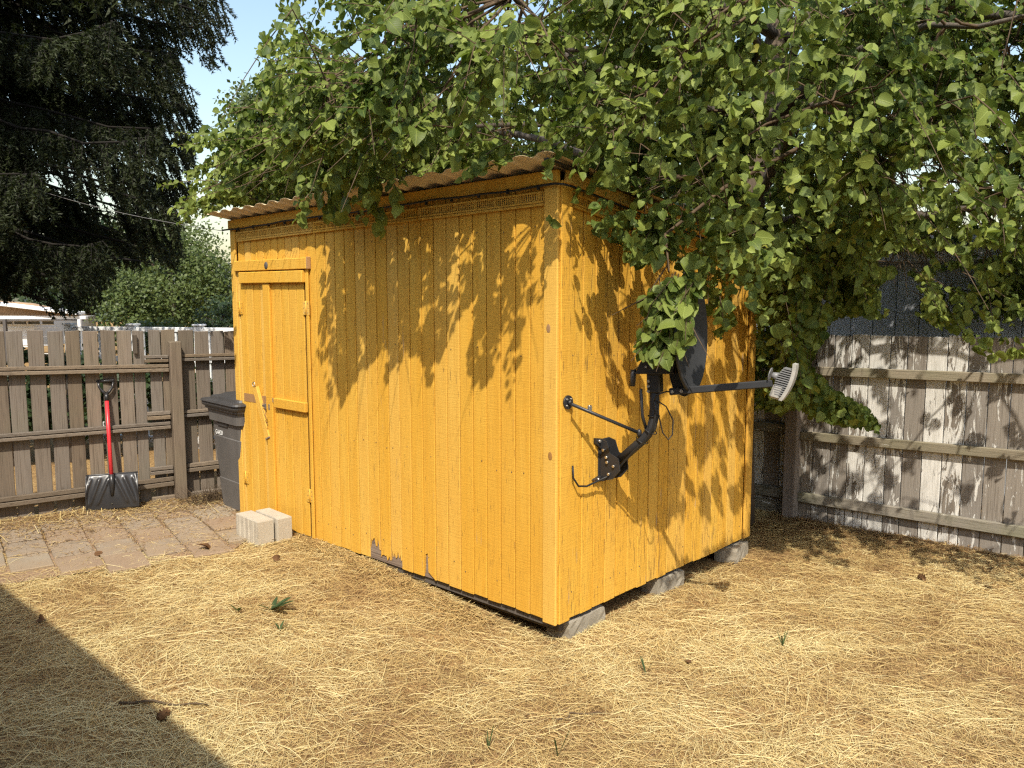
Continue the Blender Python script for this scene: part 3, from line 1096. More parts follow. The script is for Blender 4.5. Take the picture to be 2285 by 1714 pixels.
mb.tube([hb + ax2 * .102 - wx * .064, hb + ax2 * .102, hb + ax2 * .102 + wx * .064], [.012, .0135, .012], 10)
for k in range(9):
    mb.tube([hb + ax2 * .102 + wx * (-.052 + k * .013 - .002), hb + ax2 * .102 + wx * (-.052 + k * .013 + .002)], .0155, 10)
obj('handle', mb, M['shovel'], sv)

# ================================================================== wheeled bin
bc = np.array([-3.21, .25])
bz = float(gz(*bc))
brot = R(-4)
bx_ = np.array([math.cos(brot), math.sin(brot), 0]); by_ = np.array([-math.sin(brot), math.cos(brot), 0])
bn = empty('wheeled_bin', (bc[0], bc[1], bz), 'dark grey wheeled rubbish bin half hidden behind the shed end', 'bin')
def BP(u, v, z): return np.array([bc[0], bc[1], bz]) + bx_ * u + by_ * v + Z3 * (z * .87)
def bring(hx, hy, z, r=.05, n=5, bulge=0.0):
    pts = []
    for cx_, cy_, a0_ in ((hx - r, hy - r, 0), (-hx + r, hy - r, 90), (-hx + r, -hy + r, 180), (hx - r, -hy + r, 270)):
        for k in range(n):
            a = R(a0_ + 90 * k / (n - 1))
            pts.append(BP(cx_ + r * math.cos(a), cy_ + r * math.sin(a), z))
    return pts
def loft(rings, cap0=True, cap1=True, smooth_=True):
    mb = MB(); n = len(rings[0])
    V = [p for r_ in rings for p in r_]
    fs = [(i * n + k, i * n + (k + 1) % n, (i + 1) * n + (k + 1) % n, (i + 1) * n + k) for i in range(len(rings) - 1) for k in range(n)]
    if cap0: fs.append(tuple(range(n - 1, -1, -1)))
    if cap1: fs.append(tuple((len(rings) - 1) * n + k for k in range(n)))
    return mb.add(V, fs, False)
H_ = .985
prof = [(0, .200), (.03, .212), (.28, .226), (.285, .222), (.50, .236), (.66, .247), (.665, .241), (.80, .252), (.80, .268), (.90, .275), (.905, .288), (.935, .289)]
obj('body', loft([bring(h_, h_ * 1.08, z) for z, h_ in prof]), M['bin'], bn)
obj('rim', loft([bring(.300, .325, .93), bring(.306, .33, .945), bring(.306, .33, .965), bring(.295, .315, .97)]), M['bin_lid'], bn)
lid = obj('lid', loft([bring(.318, .338, .971), bring(.310, .33, .987), bring(.262, .28, .992), bring(.255, .272, 1.012), bring(.21, .23, 1.018), bring(.18, .2, 1.036)]), M['bin_lid'], bn)
for (u, z, du) in ((-.03, .86, .12), (-.05, .55, .09), (-.02, .40, .07)):
    mb = MB()
    yv = -.30 if z > .8 else -.262 if z > .5 else -.250
    mb.prism([(-du, .0), (du, .0), (du * .7, -.085), (-du * .7, -.085)], BP(u, yv + .035, z), bx_, Z3, -by_, .012)
    obj('moulded_grip', mb, M['bin_lid'], bn)
for (v_, z_) in ((.0, .60), (-.02, .47)):
    mb = MB(); xx = -.243 if z_ > .5 else -.235
    mb.prism([(-.06, .03), (.06, .04), (.03, -.06)], BP(xx + .02, v_, z_), by_, Z3, -bx_, .014); obj('moulded_recess', mb, M['bin_lid'], bn)
for s_ in (-1, 1):
    mb = MB(); mb.cyl(BP(s_ * .20, .22, .10), BP(s_ * .245, .22, .10), .10, 18); obj('wheel', mb, M['rubber'], bn)
fc = bpy.data.curves.new('bin_number', 'FONT'); fc.body = 'G4420'; fc.size = .058; fc.align_x = 'CENTER'; fc.extrude = .0008
fo = bpy.data.objects.new('bin_number', fc); col.objects.link(fo)
dg = bpy.context.evaluated_depsgraph_get()
tm = bpy.data.meshes.new_from_object(fo.evaluated_get(dg)); bpy.data.objects.remove(fo)
mb = MB()
for_v = [BP(-.115 + v.co.x * .8, -.2665 - .0001 - v.co.z, .675 + v.co.y) for v in tm.vertices]
mb.add(for_v, [tuple(p.vertices) for p in tm.polygons])
obj('bin_number', mb, M['white_ink'], bn)

# ================================================================== satellite dish on the shed wall
sat = empty('satellite_dish', (.02, .37, .78), 'dark grey satellite dish on a bent black mast, leaves growing through it', 'dish')
MZ = .835; MY = .37
# foot: wall plate, cheek plates, bolts
mb = MB(); mb.box((.006 + .0, MY, .865), (.008, .095, .215), None, .003)
mb.prism([(-.085, .985), (.085, .955), (.075, .930), (-.03, .915), (-.08, .955)], (.0, MY, 0), Y3, Z3, X3, .02)
mb.prism([(-.10, .768), (.03, .80), (.05, .775), (-.02, .752)], (.0, MY, 0), Y3, Z3, X3, .022)
obj('wall_plate', mb, M['black'], sat)
for s_ in (-1, 1):
    mb = MB()
    mb.prism([(.01, .975), (.05, .965), (.075, .905), (.125, .885), (.135, .825), (.09, .775), (.01, .752)], (0, MY + s_ * .036 - .003, 0), X3, Z3, Y3, .006)
    obj('cheek_plate', mb, M['black'], sat)
for (x_, y_, z_) in ((.06, -.040, .86), (.10, -.040, .845), (.07, -.040, .80), (.035, -.040, .92), (.055, -.040, .885)):
    mb = MB(); mb.cyl((x_, MY + y_, z_), (x_, MY + y_ - .010, z_), .0075, 6); obj('bolt', mb, M['steel'], sat)
for (y_, z_) in ((-.065, .968), (.065, .945), (-.07, .770), (.02, .782)):
    mb = MB(); mb.cyl((.02, MY + y_, z_), (.032, MY + y_, z_), .008, 6); obj('bolt', mb, M['steel'], sat)
# bent mast
pth = [(.075, MY, .842), (.235, MY, .985), (.270, MY, 1.022), (.295, MY, 1.062), (.306, MY, 1.108), (.308, MY, 1.16), (.308, MY, 1.30)]
mb = MB(); mb.tube(pth, .0235, 18); obj('mast', mb, M['dish'], sat)
# brace to the corner board
mb = MB(); e0 = np.array([.040, .052, 1.186]); e1 = np.array([.235, MY - .02, 1.030])
mb.tube([e0, e1], .0088, 10); mb.ball(e1, (.014, .014, .02), 8, 6); obj('brace', mb, M['black'], sat)
mb = MB(); mb.cyl((.019, .050, 1.193), (.028, .050, 1.193), .034, 18); mb.cyl((.028, .050, 1.193), (.045, .050, 1.190), .012, 10); obj('brace_foot', mb, M['black'], sat)
for k in range(4):
    a = R(45 + 90 * k); mb = MB(); mb.cyl((.028, .050 + .022 * math.cos(a), 1.193 + .022 * math.sin(a)), (.033, .050 + .022 * math.cos(a), 1.193 + .022 * math.sin(a)), .005, 6); obj('bolt', mb, M['steel'], sat)
mb = MB(); pp = e0 + (e1 - e0) * .27; mb.box(pp + Z3 * .018, (.014, .022, .03), None, .003); obj('brace_clip', mb, M['steel'], sat)
# second strut behind the mast
mb = MB(); mb.tube([(.268, MY - .06, 1.255), (.262, MY - .035, 1.12), (.272, MY - .01, 1.045)], .008, 8); obj('brace', mb, M['black'], sat)
# elevation bracket on top of the mast: boxy clamp
top = np.array([.308, MY, 1.30])
DN = nrm(np.array([.965, .235, .05]))         # the way the dish looks
DS_ = nrm(np.cross(Z3, DN)); DU = np.cross(DN, DS_)
mb = MB()
mb.box(top + Z3 * .0 + DN * .0, (.066, .060, .13), np.stack([DN, DS_, DU], 1), .006)
obj('mast_clamp', mb, M['black'], sat)
for s_ in (-1, 1):
    mb = MB()
    o = top + DS_ * (s_ * .040) + Z3 * .03
    mb.prism([(-.085, .005), (.10, .0), (.115, .05), (.085, .135), (.045, .15), (-.06, .06)], o - DS_ * .003, DN, Z3, DS_, .006)
    obj('tilt_plate', mb, M['black'], sat)
mb = MB(); mb.box(top + Z3 * .035 + DN * .01, (.20, .088, .010), np.stack([DN, DS_, DU], 1), .002); obj('bracket_shelf', mb, M['black'], sat)
mb = MB(); mb.tube([top - DN * .10 - DS_ * .03 + Z3 * .045, top - DN * .0 - DS_ * .046 + Z3 * .13], .005, 6); obj('tilt_bolt', mb, M['steel'], sat)
mb = MB(); mb.tube([top - DN * .10 - DS_ * .03 + Z3 * .05, top - DN * .105 - DS_ * .03 - Z3 * .03], .015, 8); obj('tilt_knob', mb, M['black'], sat)
for (a, b) in ((.0, .10), (.05, .075), (.02, .045), (.075, .12), (-.03, .035)):
    o = top + DN * a + Z3 * (.03 + b) - DS_ * .043
    mb = MB(); mb.cyl(o, o - DS_ * .008, .0065, 6); obj('bolt', mb, M['steel'], sat)
for z_ in (-.005, -.03, -.055):
    o = top - DN * .02 - DS_ * .030 + Z3 * z_; mb = MB(); mb.cyl(o, o - DS_ * .010, .0075, 6); obj('bolt', mb, M['steel'], sat)
# reflector: shallow offset bowl with a rolled rim
DC = np.array([.432, .472, 1.535])
na, nr = 48, 10
ra, rb = .245, .285
V = []; 
for i in range(nr + 1):
    f = i / nr
    for k in range(na):
        a = 2 * math.pi * k / na
        V.append(DC + DS_ * (ra * f * math.cos(a)) + DU * (rb * f * math.sin(a)) + DN * (.062 * f * f - .045))
fs = [(i * na + k, i * na + (k + 1) % na, (i + 1) * na + (k + 1) % na, (i + 1) * na + k) for i in range(nr) for k in range(na)]
mb = MB(); mb.add(V, fs, True)
mb.add([p - DN * .004 for p in V], [f[::-1] for f in fs], True)
refl = obj('reflector', mb, M['dish'], sat)
mb = MB(); t_ = np.linspace(0, 2 * math.pi, 64)
mb.tube([DC + DS_ * ((ra + .003) * math.cos(a)) + DU * ((rb + .003) * math.sin(a)) + DN * .010 for a in t_], .0085, 8, cap=False); obj('rim', mb, M['dish'], refl)
# back cradle holding bowl and arm
b0 = DC - DU * .245 + DN * .0
mb = MB()
o = DC - DN * .075 - DU * .12
mb.prism([(-.03, .10), (.035, .08), (.050, -.06), (.075, -.135), (.10, -.165), (.055, -.195), (.0, -.175), (-.02, -.09)], o - DS_ * .034, DN, DU, DS_, .068)
obj('cradle', mb, M['black'], sat)
# feed arm
f0 = np.array([.42, .452, 1.228]); f1 = np.array([.745, .748, 1.300])
f0 = top + DN * .075 - Z3 * .060
av = nrm(np.array([.95, .22, .135])); f1 = f0 + av * .49
mb = MB(); sd_ = nrm(np.cross(Z3, av)); uu = np.cross(av, sd_)
mb.box((f0 + f1) / 2, (np.linalg.norm(f1 - f0), .020, .034), np.stack([av, sd_, uu], 1), .006); obj('feed_arm', mb, M['dish'], sat)
for a in (.02, .065):
    o = f0 + av * a - sd_ * .011; mb = MB(); mb.cyl(o, o - sd_ * .008, .0085, 8); obj('bolt', mb, M['steel'], sat)
# feed: ribbed wedge behind a curved white cover
fc_ = f1 + av * .045 + Z3 * .01
tilt = R(20)
fu = nrm(Z3 * math.cos(tilt) + av * math.sin(tilt)); fa = nrm(av * math.cos(tilt) - Z3 * math.sin(tilt))
mb = MB()
pl = []
for k in range(13):
    v = -1 + 2 * k / 12
    pl.append((.018 + .014 * (1 - v * v), v * .088))
pr_ = [(a_ + .016, b_) for a_, b_ in pl][::-1]
mb.prism(pl + pr_, fc_ - sd_ * .030, fa, fu, sd_, .060); obj('feed_cover', mb, M['lnb_white'], sat)
for k in range(13):
    v = -.80 + 1.5 * k / 12
    hw = .046 * (1 - .75 * v * v)
    mb = MB(); mb.box(fc_ + fu * (v * .082) + fa * (.020 - hw * .55 + .010 * (1 - v * v)), (hw * 1.1 + .012, .050, .0046), np.stack([fa, sd_, fu], 1)); obj('fin', mb, M['lnb_grey'] if k % 1 == 0 else M['black'], sat)
mb = MB(); mb.tube([fc_ - fa * .052 + fu * .012, fc_ - fa * .024 + fu * .010], [.013, .020], 12); mb.tube([fc_ - fa * .064 + fu * .012, fc_ - fa * .060 + fu * .012], [.030, .032], 16); obj('feed_horn', mb, M['lnb_grey'], sat)
mb = MB(); mb.box(fc_ - fu * .055 - fa * .004, (.05, .048, .07), np.stack([fa, sd_, fu], 1), .010); obj('feed_housing', mb, M['lnb_white'], sat)
# cables
mb = MB()
mb.tube([(.012, .105, .870), (.020, .10, .81), (.03, .13, .765), (.035, .19, .755), (.04, .27, .768), (.06, .33, .785), (.115, MY - .02, .835), (.20, MY - .03, .925), (.285, MY - .032, 1.0), (.325, MY - .034, 1.07), (.338, MY - .03, 1.15), (.33, MY - .035, 1.20)], .0052, 7)
mb.tube([(.33, MY - .035, 1.20), (.34, MY - .03, 1.23), (.37, MY + .01, 1.245), (.42, MY + .06, 1.235), f0 + av * .06 - uu * .022], .0038, 6)
obj('coax_cable', mb, M['rubber'], sat)
mb = MB(); mb.tube([(.335, MY - .02, 1.20), (.362, MY + .02, 1.17), (.385, MY + .05, 1.10), (.385, MY + .045, 1.03), (.372, MY + .03, 1.005), (.352, MY + .01, 1.04), (.342, MY - .01, 1.12), (.338, MY - .02, 1.17)], .0034, 6); obj('cable_loop', mb, M['rubber'], sat)
for (p_, r_) in (((.288, MY, 1.045), .030), ((.240, MY, .99), .029), ((.306, MY, 1.12), .029)):
    mb = MB(); t_ = np.linspace(0, 2 * math.pi, 16); mb.tube([np.array(p_) + np.array([math.cos(a) * r_, math.sin(a) * r_, -.5 * math.cos(a) * r_ * (1 if p_[2] < 1.1 else 0)]) for a in t_], .0028, 5, cap=False); obj('cable_tie', mb, M['rubber'], sat)

# ================================================================== leaves: shared templates
def leaf_template(seed, lod=False):
    r = np.random.default_rng(seed)
    if lod:
        v = np.array([.0, .38, 1.0]); hw = np.array([.12, .46, .0]) * r.uniform(.85, 1.05)
    else:
        v = np.array([.0, .09, .36, .72, 1.0]); hw = np.array([.09, .36, .48, .36, .0]) * r.uniform(.84, 1.06)
    m = len(v)
    fold = r.uniform(.05, .75); curl = r.uniform(-.05, .55); tw = r.uniform(-.45, .45)
    P = []; U = []
    for k in range(m):                       # midrib
        P.append((0, v[k], -curl * v[k] ** 2)); U.append((.5, v[k]))
    for sgn in (-1, 1):
        for k in range(m - 1):
            w = hw[k] * r.uniform(.9, 1.08)
            y = v[k] - (.05 if k < 2 and not lod else 0)
            P.append((sgn * w, y, -curl * v[k] ** 2 + fold * w + tw * sgn * w * v[k] + r.uniform(-.04, .04))); U.append((.5 + sgn * hw[k], v[k]))
    P = np.array(P)
    L0, R0 = m, 2 * m - 1
    Q = []
    for k in range(m - 2):
        Q.append((k, k + 1, L0 + k + 1, L0 + k)); Q.append((k + 1, k, R0 + k, R0 + k + 1))
    T = [(m - 2, m - 1, L0 + m - 2), (m - 1, m - 2, R0 + m - 2)]
    return P, np.array(Q), np.array(T), np.array(U)


LT = [leaf_template(k) for k in range(16)]
LT_LOD = [leaf_template(k, True) for k in range(16)]


def leaf_frames(d, n):
    d = nrm(d); n = nrm(n - d * (n * d).sum(-1, keepdims=True))
    x = np.cross(d, n)
    return np.stack([x, d, n], -1)          # columns


def build_leaves(pos, d, n, size, rnd, LT=LT):
    """-> V, quads, tris, rnd per vertex, uv"""
    Fm = leaf_frames(d, n)
    Vs = []; Qs = []; Ts = []; As = []; Us = []; off = 0
    which = rng.integers(0, len(LT), len(pos))
    for k in range(len(LT)):
        ix = np.nonzero(which == k)[0]
        if not len(ix): continue
        P, Q, T, U = LT[k]
        V = pos[ix][:, None, :] + size[ix][:, None, None] * np.einsum('nij,mj->nmi', Fm[ix], P)
        m = len(P)
        b = off + (np.arange(len(ix)) * m)[:, None, None]
        Qs.append((Q[None] + b).reshape(-1, 4)); Ts.append((T[None] + b).reshape(-1, 3))
        Vs.append(V.reshape(-1, 3)); As.append(np.repeat(rnd[ix], m)); Us.append(np.tile(U, (len(ix), 1)))
        off += len(ix) * m
    return np.concatenate(Vs), np.concatenate(Qs), np.concatenate(Ts), np.concatenate(As), np.concatenate(Us)


# ================================================================== the big broadleaf tree over the shed
CROWN = [(610, -40), (588, 60), (545, 95), (560, 140), (530, 165), (560, 200), (540, 240), (500, 215), (440, 225), (400, 245), (350, 285), (325, 300), (355, 325), (330, 350),
         (285, 375), (300, 400), (250, 420), (262, 450), (300, 462), (300, 490), (370, 492), (440, 470), (480, 452), (520, 448), (560, 455), (610, 478), (660, 490), (700, 470),
         (770, 480), (795, 515), (870, 518), (880, 470), (850, 440), (870, 425), (940, 405), (1000, 395), (1060, 372), (1130, 348), (1180, 352),
         (1170, 400), (1195, 430), (1170, 480), (1205, 505), (1255, 480), (1290, 520), (1340, 530), (1350, 580), (1400, 575), (1440, 560), (1470, 590), (1500, 600), (1515, 640), (1510, 700),
         (1545, 745), (1590, 705), (1580, 640), (1610, 620), (1625, 700), (1625, 890), (1690, 900), (1720, 875), (1760, 915), (1850, 925), (1905, 940), (1880, 895), (1800, 850), (1745, 790),
         (1790, 715), (1850, 690), (1900, 700), (1945, 660), (2000, 700), (2060, 725), (2120, 770), (2180, 790), (2230, 770), (2600, 760), (2600, -40)]
DISHCL = [(1500, 600), (1430, 620), (1380, 650), (1400, 690), (1370, 740), (1385, 780), (1430, 790), (1465, 770), (1495, 735), (1500, 680), (1512, 640)]
CROWN = np.array(CROWN) * DS
DISHCL = np.array(DISHCL) * DS
SHW = np.array([(690, 465), (688, 520), (700, 560), (690, 610), (705, 650), (690, 700), (685, 760), (690, 800), (705, 850), (740, 868), (780, 800), (825, 765), (835, 835), (880, 770), (905, 760),
                (925, 835), (950, 790), (985, 765), (1010, 800), (1050, 870), (1100, 868), (1128, 760), (1120, 690), (1150, 655), (1212, 640), (1225, 465)]) * DS
SHR = np.array([(1225, 420), (1225, 620), (1245, 690), (1265, 720), (1270, 790), (1310, 860), (1350, 900), (1370, 960), (1420, 1000), (1450, 1110), (1500, 1140), (1540, 1090), (1570, 1130), (1620, 1110), (1640, 420)]) * DS


def sun_ok(P, keep=0.0):
    """does the shadow of these points fall where the photograph has leaf shade?"""
    P = np.asarray(P)
    ok = np.ones(len(P), bool)
    # front wall plane y = 0
    t = P[:, 1] / SUN[1]
    H = P - SUN * t[:, None]
    hit = (P[:, 1] < -.01) & (H[:, 0] < 0) & (H[:, 0] > -W_) & (H[:, 2] > ZB) & (H[:, 2] < 2.06)
    px, _ = project(H)
    ok &= ~hit | (inside(SHW, px[:, 0], px[:, 1]) & (dap(H[:, 0] * 9 + .7, (H[:, 2] + .9 * H[:, 0]) * 6) < .82))
    # right wall plane x = 0
    t = P[:, 0] / SUN[0]
    H2 = P - SUN * t[:, None]
    hit2 = (P[:, 0] > .01) & (H2[:, 1] > 0) & (H2[:, 1] < D_) & (H2[:, 2] > ZB) & (H2[:, 2] < 2.2)
    px, _ = project(H2)
    ok &= ~hit2 | (inside(SHR, px[:, 0], px[:, 1]) & (dap(H2[:, 1] * 11 + .4, (H2[:, 2] + .9 * H2[:, 1]) * 5.5) < np.clip(.40 + .10 * (H2[:, 2] - .6), .36, .60)) & (rng.random(len(P)) < .62))
    # open ground in front and to the right stays sunny
    t = P[:, 2] / SUN[2]
    G_ = P - SUN * t[:, None]
    free = ~hit & ~hit2 & ((P[:, 1] < 0) | (P[:, 0] > 0))
    sunny = (G_[:, 1] < 0) & (G_[:, 0] > -3.3) | (G_[:, 0] > 0) & (G_[:, 1] < 2.15 - .0 * G_[:, 0])
    ok &= ~(free & sunny)
    # dappled on the right fence: thin towards the right
    t = (P[:, 1] - 3.12) / SUN[1]
    H3 = P - SUN * t[:, None]
    hit3 = free & (P[:, 1] < 3.1) & (H3[:, 2] > 0) & (H3[:, 2] < 1.42) & (H3[:, 0] > -.2)
    dens = np.clip(.40 - .16 * H3[:, 0], .16, .40)
    ok &= ~hit3 | ((dap(H3[:, 0] * 10, H3[:, 2] * 7.0) < dens) & (rng.random(len(P)) < .6))
    return ok


def dap(a, b):
    v = .5 + .25 * np.sin(a * 2.3 + 1.7 * np.sin(b * 1.9)) + .25 * np.sin(b * 3.1 + 2.0 * np.sin(a * 1.3 + .7))
    return v


# leafy shells: (centre, radii, twigs, how far down the dome reaches, shell thickness)
DOME = [((-.75, 2.1, 2.30), (2.75, 2.95, 2.7), 2600, -.10, .30), ((1.6, 3.2, 2.0), (2.0, 1.45, 2.3), 1500, -.22, .45), ((-2.65, 1.0, 2.35), (1.5, 1.35, 1.0), 1100, -.18, .45),
        ((.35, 1.15, 2.15), (.95, 1.35, 1.5), 800, -.25, .45), ((.2, 3.6, 3.0), (4.4, 1.9, 3.4), 1300, -.2, .5),
        ((.15, 2.75, 1.45), (.75, .55, .95), 420, -1, .9), ((.62, 2.30, 1.40), (.55, .50, .65), 300, -1, .9), ((.20, .60, 2.05), (.55, .55, .40), 190, -1, .9),
        ((.32, 1.5, 1.85), (.35, .6, .50), 130, -1, .9), ((1.2, 2.75, 1.25), (.5, .3, .5), 130, -1, .9), ((-.95, -.42, 2.62), (1.25, .45, .38), 70, -1, .9), ((2.1, 2.85, 1.75), (1.0, .4, .35), 260, -1, .8)]
tw_base = []
for c, r_, n, lowz, th_ in DOME:
    u = nrm(rng.normal(size=(n * 3, 3)))
    u = u[u[:, 2] > lowz][:n]
    lump = 1 + .07 * np.sin(u[:, 0] * 9 + 1.3 * u[:, 2] * 7) * np.sin(u[:, 1] * 8 + u[:, 2] * 6 + 1.0) + .05 * np.sin(u[:, 0] * 17 + u[:, 2] * 13)
    f = (1 - th_ * rng.random(len(u)) ** 1.3) * lump
    tw_base.append(np.array(c) + u * np.array(r_) * f[:, None])
tw_base = np.concatenate(tw_base)
# loose clusters for light and dark clumps
cl = tw_base[rng.integers(0, len(tw_base), 420)]
d2 = ((tw_base[:, None, :] - cl[None]) ** 2).sum(-1)
near = cl[d2.argmin(1)]
tw_base = tw_base + (near - tw_base) * rng.uniform(.1, .62, (len(tw_base), 1))
ROOT = np.array([-.45, 2.75, 2.9])
outw = nrm(tw_base - (ROOT + np.array([0, .4, .2])))
tdir = nrm(outw * .8 + rng.normal(0, .45, tw_base.shape) + np.array([.0, -.12, -.35]))
tlen = rng.uniform(.22, .50, len(tw_base))
K = 28
tt = (np.arange(K) + .6) / K
# twig curves droop
def twig_pt(b, d, L, t):
    return b + d * L * t + np.array([0, 0, -1.0]) * (.22 * L * t * t)
tb = tw_base[:, None, :] ; td = tdir[:, None, :]; tl = tlen[:, None, None]
LP = twig_pt(tb, td, tl, tt[None, :, None])
sgn = np.where(np.arange(K) % 2 == 0, 1.0, -1.0)[None, :, None]
upm = np.array([.0, 0, 1.0])
side = nrm(np.cross(tdir, upm))[:, None, :]
ld = nrm(td * .55 + side * sgn * .75 + np.array([0, 0, -.45]) + rng.normal(0, .33, LP.shape))
ln = nrm(np.array([.44, -.54, .50]) + rng.normal(0, .68, LP.shape))
LP = (LP + ld * .018).reshape(-1, 3); ld = ld.reshape(-1, 3); ln = ln.reshape(-1, 3)
lsz = np.clip(rng.gamma(7.0, .0056, len(LP)), .018, .082)
tid = np.repeat(np.arange(len(tw_base)), K)
keep = rng.random(len(LP)) < .94
mid_ = LP + ld * lsz[:, None] * .5
px, dep = project(mid_)
tipx, _ = project(LP + ld * lsz[:, None])
off = (px[:, 1] < -30) | (px[:, 0] > IW + 60)
inn = inside(CROWN, px[:, 0], px[:, 1]) & inside(CROWN, tipx[:, 0], tipx[:, 1])
for hx, hy, ha, hb in ((1955, 385, 48, 26), (2010, 360, 30, 20), (2060, 400, 26, 18), (1905, 345, 22, 14), (2120, 300, 20, 14), (1955, 565, 70, 28), (2040, 555, 45, 16), (2130, 545, 40, 14), (1945, 640, 55, 60), (1850, 705, 85, 26), (2060, 600, 60, 22), (2185, 110, 26, 18), (1830, 30, 26, 16),
                       (2150, 470, 22, 12), (1990, 450, 18, 12), (1780, 655, 22, 14), (2190, 250, 16, 22), (2090, 470, 14, 18)):
    e_ = ((px[:, 0] / DS - hx) / ha) ** 2 + ((px[:, 1] / DS - hy) / hb) ** 2
    inn &= (e_ > rng.uniform(.55, 1.3, len(e_)))
ind = inside(DISHCL, px[:, 0], px[:, 1])
keep &= off | inn
keep &= ~(off & (rng.random(len(LP)) < .45))
inshed = (mid_[:, 0] < .04) & (mid_[:, 0] > -3.1) & (mid_[:, 1] > -.19) & (mid_[:, 1] < D_ + .1) & (mid_[:, 2] < 2.37 - RS * np.clip(mid_[:, 1], -.2, 2.2) + .02)
keep &= ~inshed & (mid_[:, 2] > .35)
keep &= ~((mid_[:, 1] > 2.98 + .04 * mid_[:, 0]) & (mid_[:, 2] < 1.5))
keep &= sun_ok(mid_)
# keep the dish itself free except for the bunch growing through it
nd = np.linalg.norm((mid_ - DC) @ np.stack([DS_, DU], 1), axis=1)
keep &= ~((nd < .33) & (np.abs((mid_ - DC) @ DN) < .10))

# the bunch hanging in front of the dish and sprays on the wall side
def spray(base, d, L, n, sz, spread=.35):
    t = (np.arange(n) + .5) / n
    p = base + np.outer(t * L, d) + np.outer(t * t, [0, 0, -.2 * L])
    s_ = nrm(np.cross(d, [0, 0, 1.0]) + 1e-6)
    dd = nrm(d * .5 + s_[None] * np.where(np.arange(n) % 2, 1, -1)[:, None] * .7 + np.array([0, 0, -.5]) + rng.normal(0, spread, (n, 3)))
    nn = nrm(np.array([.42, -.62, .42]) + rng.normal(0, .45, (n, 3)))
    return p, dd, nn, rng.normal(sz, .012, n)


SP = []; sp_tw = []
for k in range(60):
    b = np.array([.45, .35, 1.82]) + rng.normal(0, 1, 3) * np.array([.06, .05, .08])
    e = np.array([.375, .28, 1.44]) + rng.normal(0, 1, 3) * np.array([.11, .08, .08])
    d = nrm(e - b); L = min(.42, np.linalg.norm(e - b))
    SP.append(spray(b, d, L, 12, .062)); sp_tw.append((b, b + d * L))
for k in range(9):                          # up behind the rim, and small sprays right of it
    b = np.array([.40, .95, 1.88]) + rng.normal(0, .10, 3); e = b + np.array([.05, .12, -.30]) + rng.normal(0, .06, 3)
    d = nrm(e - b); L = .30
    SP.append(spray(b, d, L, 11, .058)); sp_tw.append((b, b + d * L))
HANG = np.array([(640, 430), (650, 465), (690, 480), (740, 480), (800, 520), (880, 522), (890, 470), (980, 440), (985, 400), (900, 400)]) * DS
n_hang = len(SP)
for k in range(13):                         # tips hanging over the eave, in the roof's shade
    xk = rng.uniform(-1.85, -1.05)
    b = np.array([xk, -.28, 2.42]) + rng.normal(0, .05, 3); e = b + np.array([.12, .0, -.30]) + rng.normal(0, .09, 3)
    d = nrm(e - b); L = rng.uniform(.20, .36)
    SP.append(spray(b, d, L, 12, .066)); sp_tw.append((b, b + d * L))
sp = [np.concatenate([s_[i] for s_ in SP]) for i in range(4)]
pxs, _ = project(sp[0] + sp[1] * sp[3][:, None] * .5)
oks = inside(DISHCL, pxs[:, 0], pxs[:, 1]) | inside(CROWN, pxs[:, 0], pxs[:, 1]) | inside(HANG, pxs[:, 0], pxs[:, 1])
oks &= sun_ok(sp[0] + sp[1] * sp[3][:, None] * .5) | inside(DISHCL, pxs[:, 0], pxs[:, 1])
LPa = np.concatenate([LP[keep], sp[0][oks]]); lda = np.concatenate([ld[keep], sp[1][oks]]); lna = np.concatenate([ln[keep], sp[2][oks]])
lsa = np.concatenate([lsz[keep], np.clip(sp[3][oks], .03, .09)])
lra = np.clip(rng.beta(1.35, 1.35, len(LPa)) + .18 * np.sin(LPa[:, 0] * 3.1 + LPa[:, 2] * 2.3), 0, .96)
lra = np.where(rng.random(len(LPa)) < .006, .99, lra)
print('LEAVES', len(LPa))

tree = empty('broadleaf_tree', (-.45, 2.62, 0), 'large broadleaf tree with toothed green leaves overhanging the yellow shed', 'tree')
# trunk and limbs
mb = MB()
tp = np.array([(-.45, 2.62, -.05), (-.44, 2.63, .6), (-.47, 2.66, 1.4), (-.45, 2.72, 2.2), (-.40, 2.80, 2.9), (-.35, 2.95, 3.6), (-.3, 3.1, 4.6)])
mb.tube(tp, [.19, .15, .135, .125, .11, .09, .06], 14)
obj('trunk', mb, M['bark'], tree)
tg = [(-2.9, .7, 3.0), (-1.6, .2, 3.1), (-.4, .1, 3.2), (.7, .6, 3.1), (1.5, 1.6, 3.0), (2.6, 2.3, 2.9), (.9, .9, 2.6), (-2.1, 1.6, 3.6), (-.8, 1.2, 4.1), (1.2, 2.6, 4.4), (2.6, 3.2, 4.2), (-2.4, 3.2, 4.8), (.3, 3.6, 5.6), (1.6, 2.6, 2.2), (.4, 2.2, 1.9), (-1.4, .6, 2.75), (2.2, 2.0, 3.7), (3.2, 2.6, 3.2)]
limb_pts = []
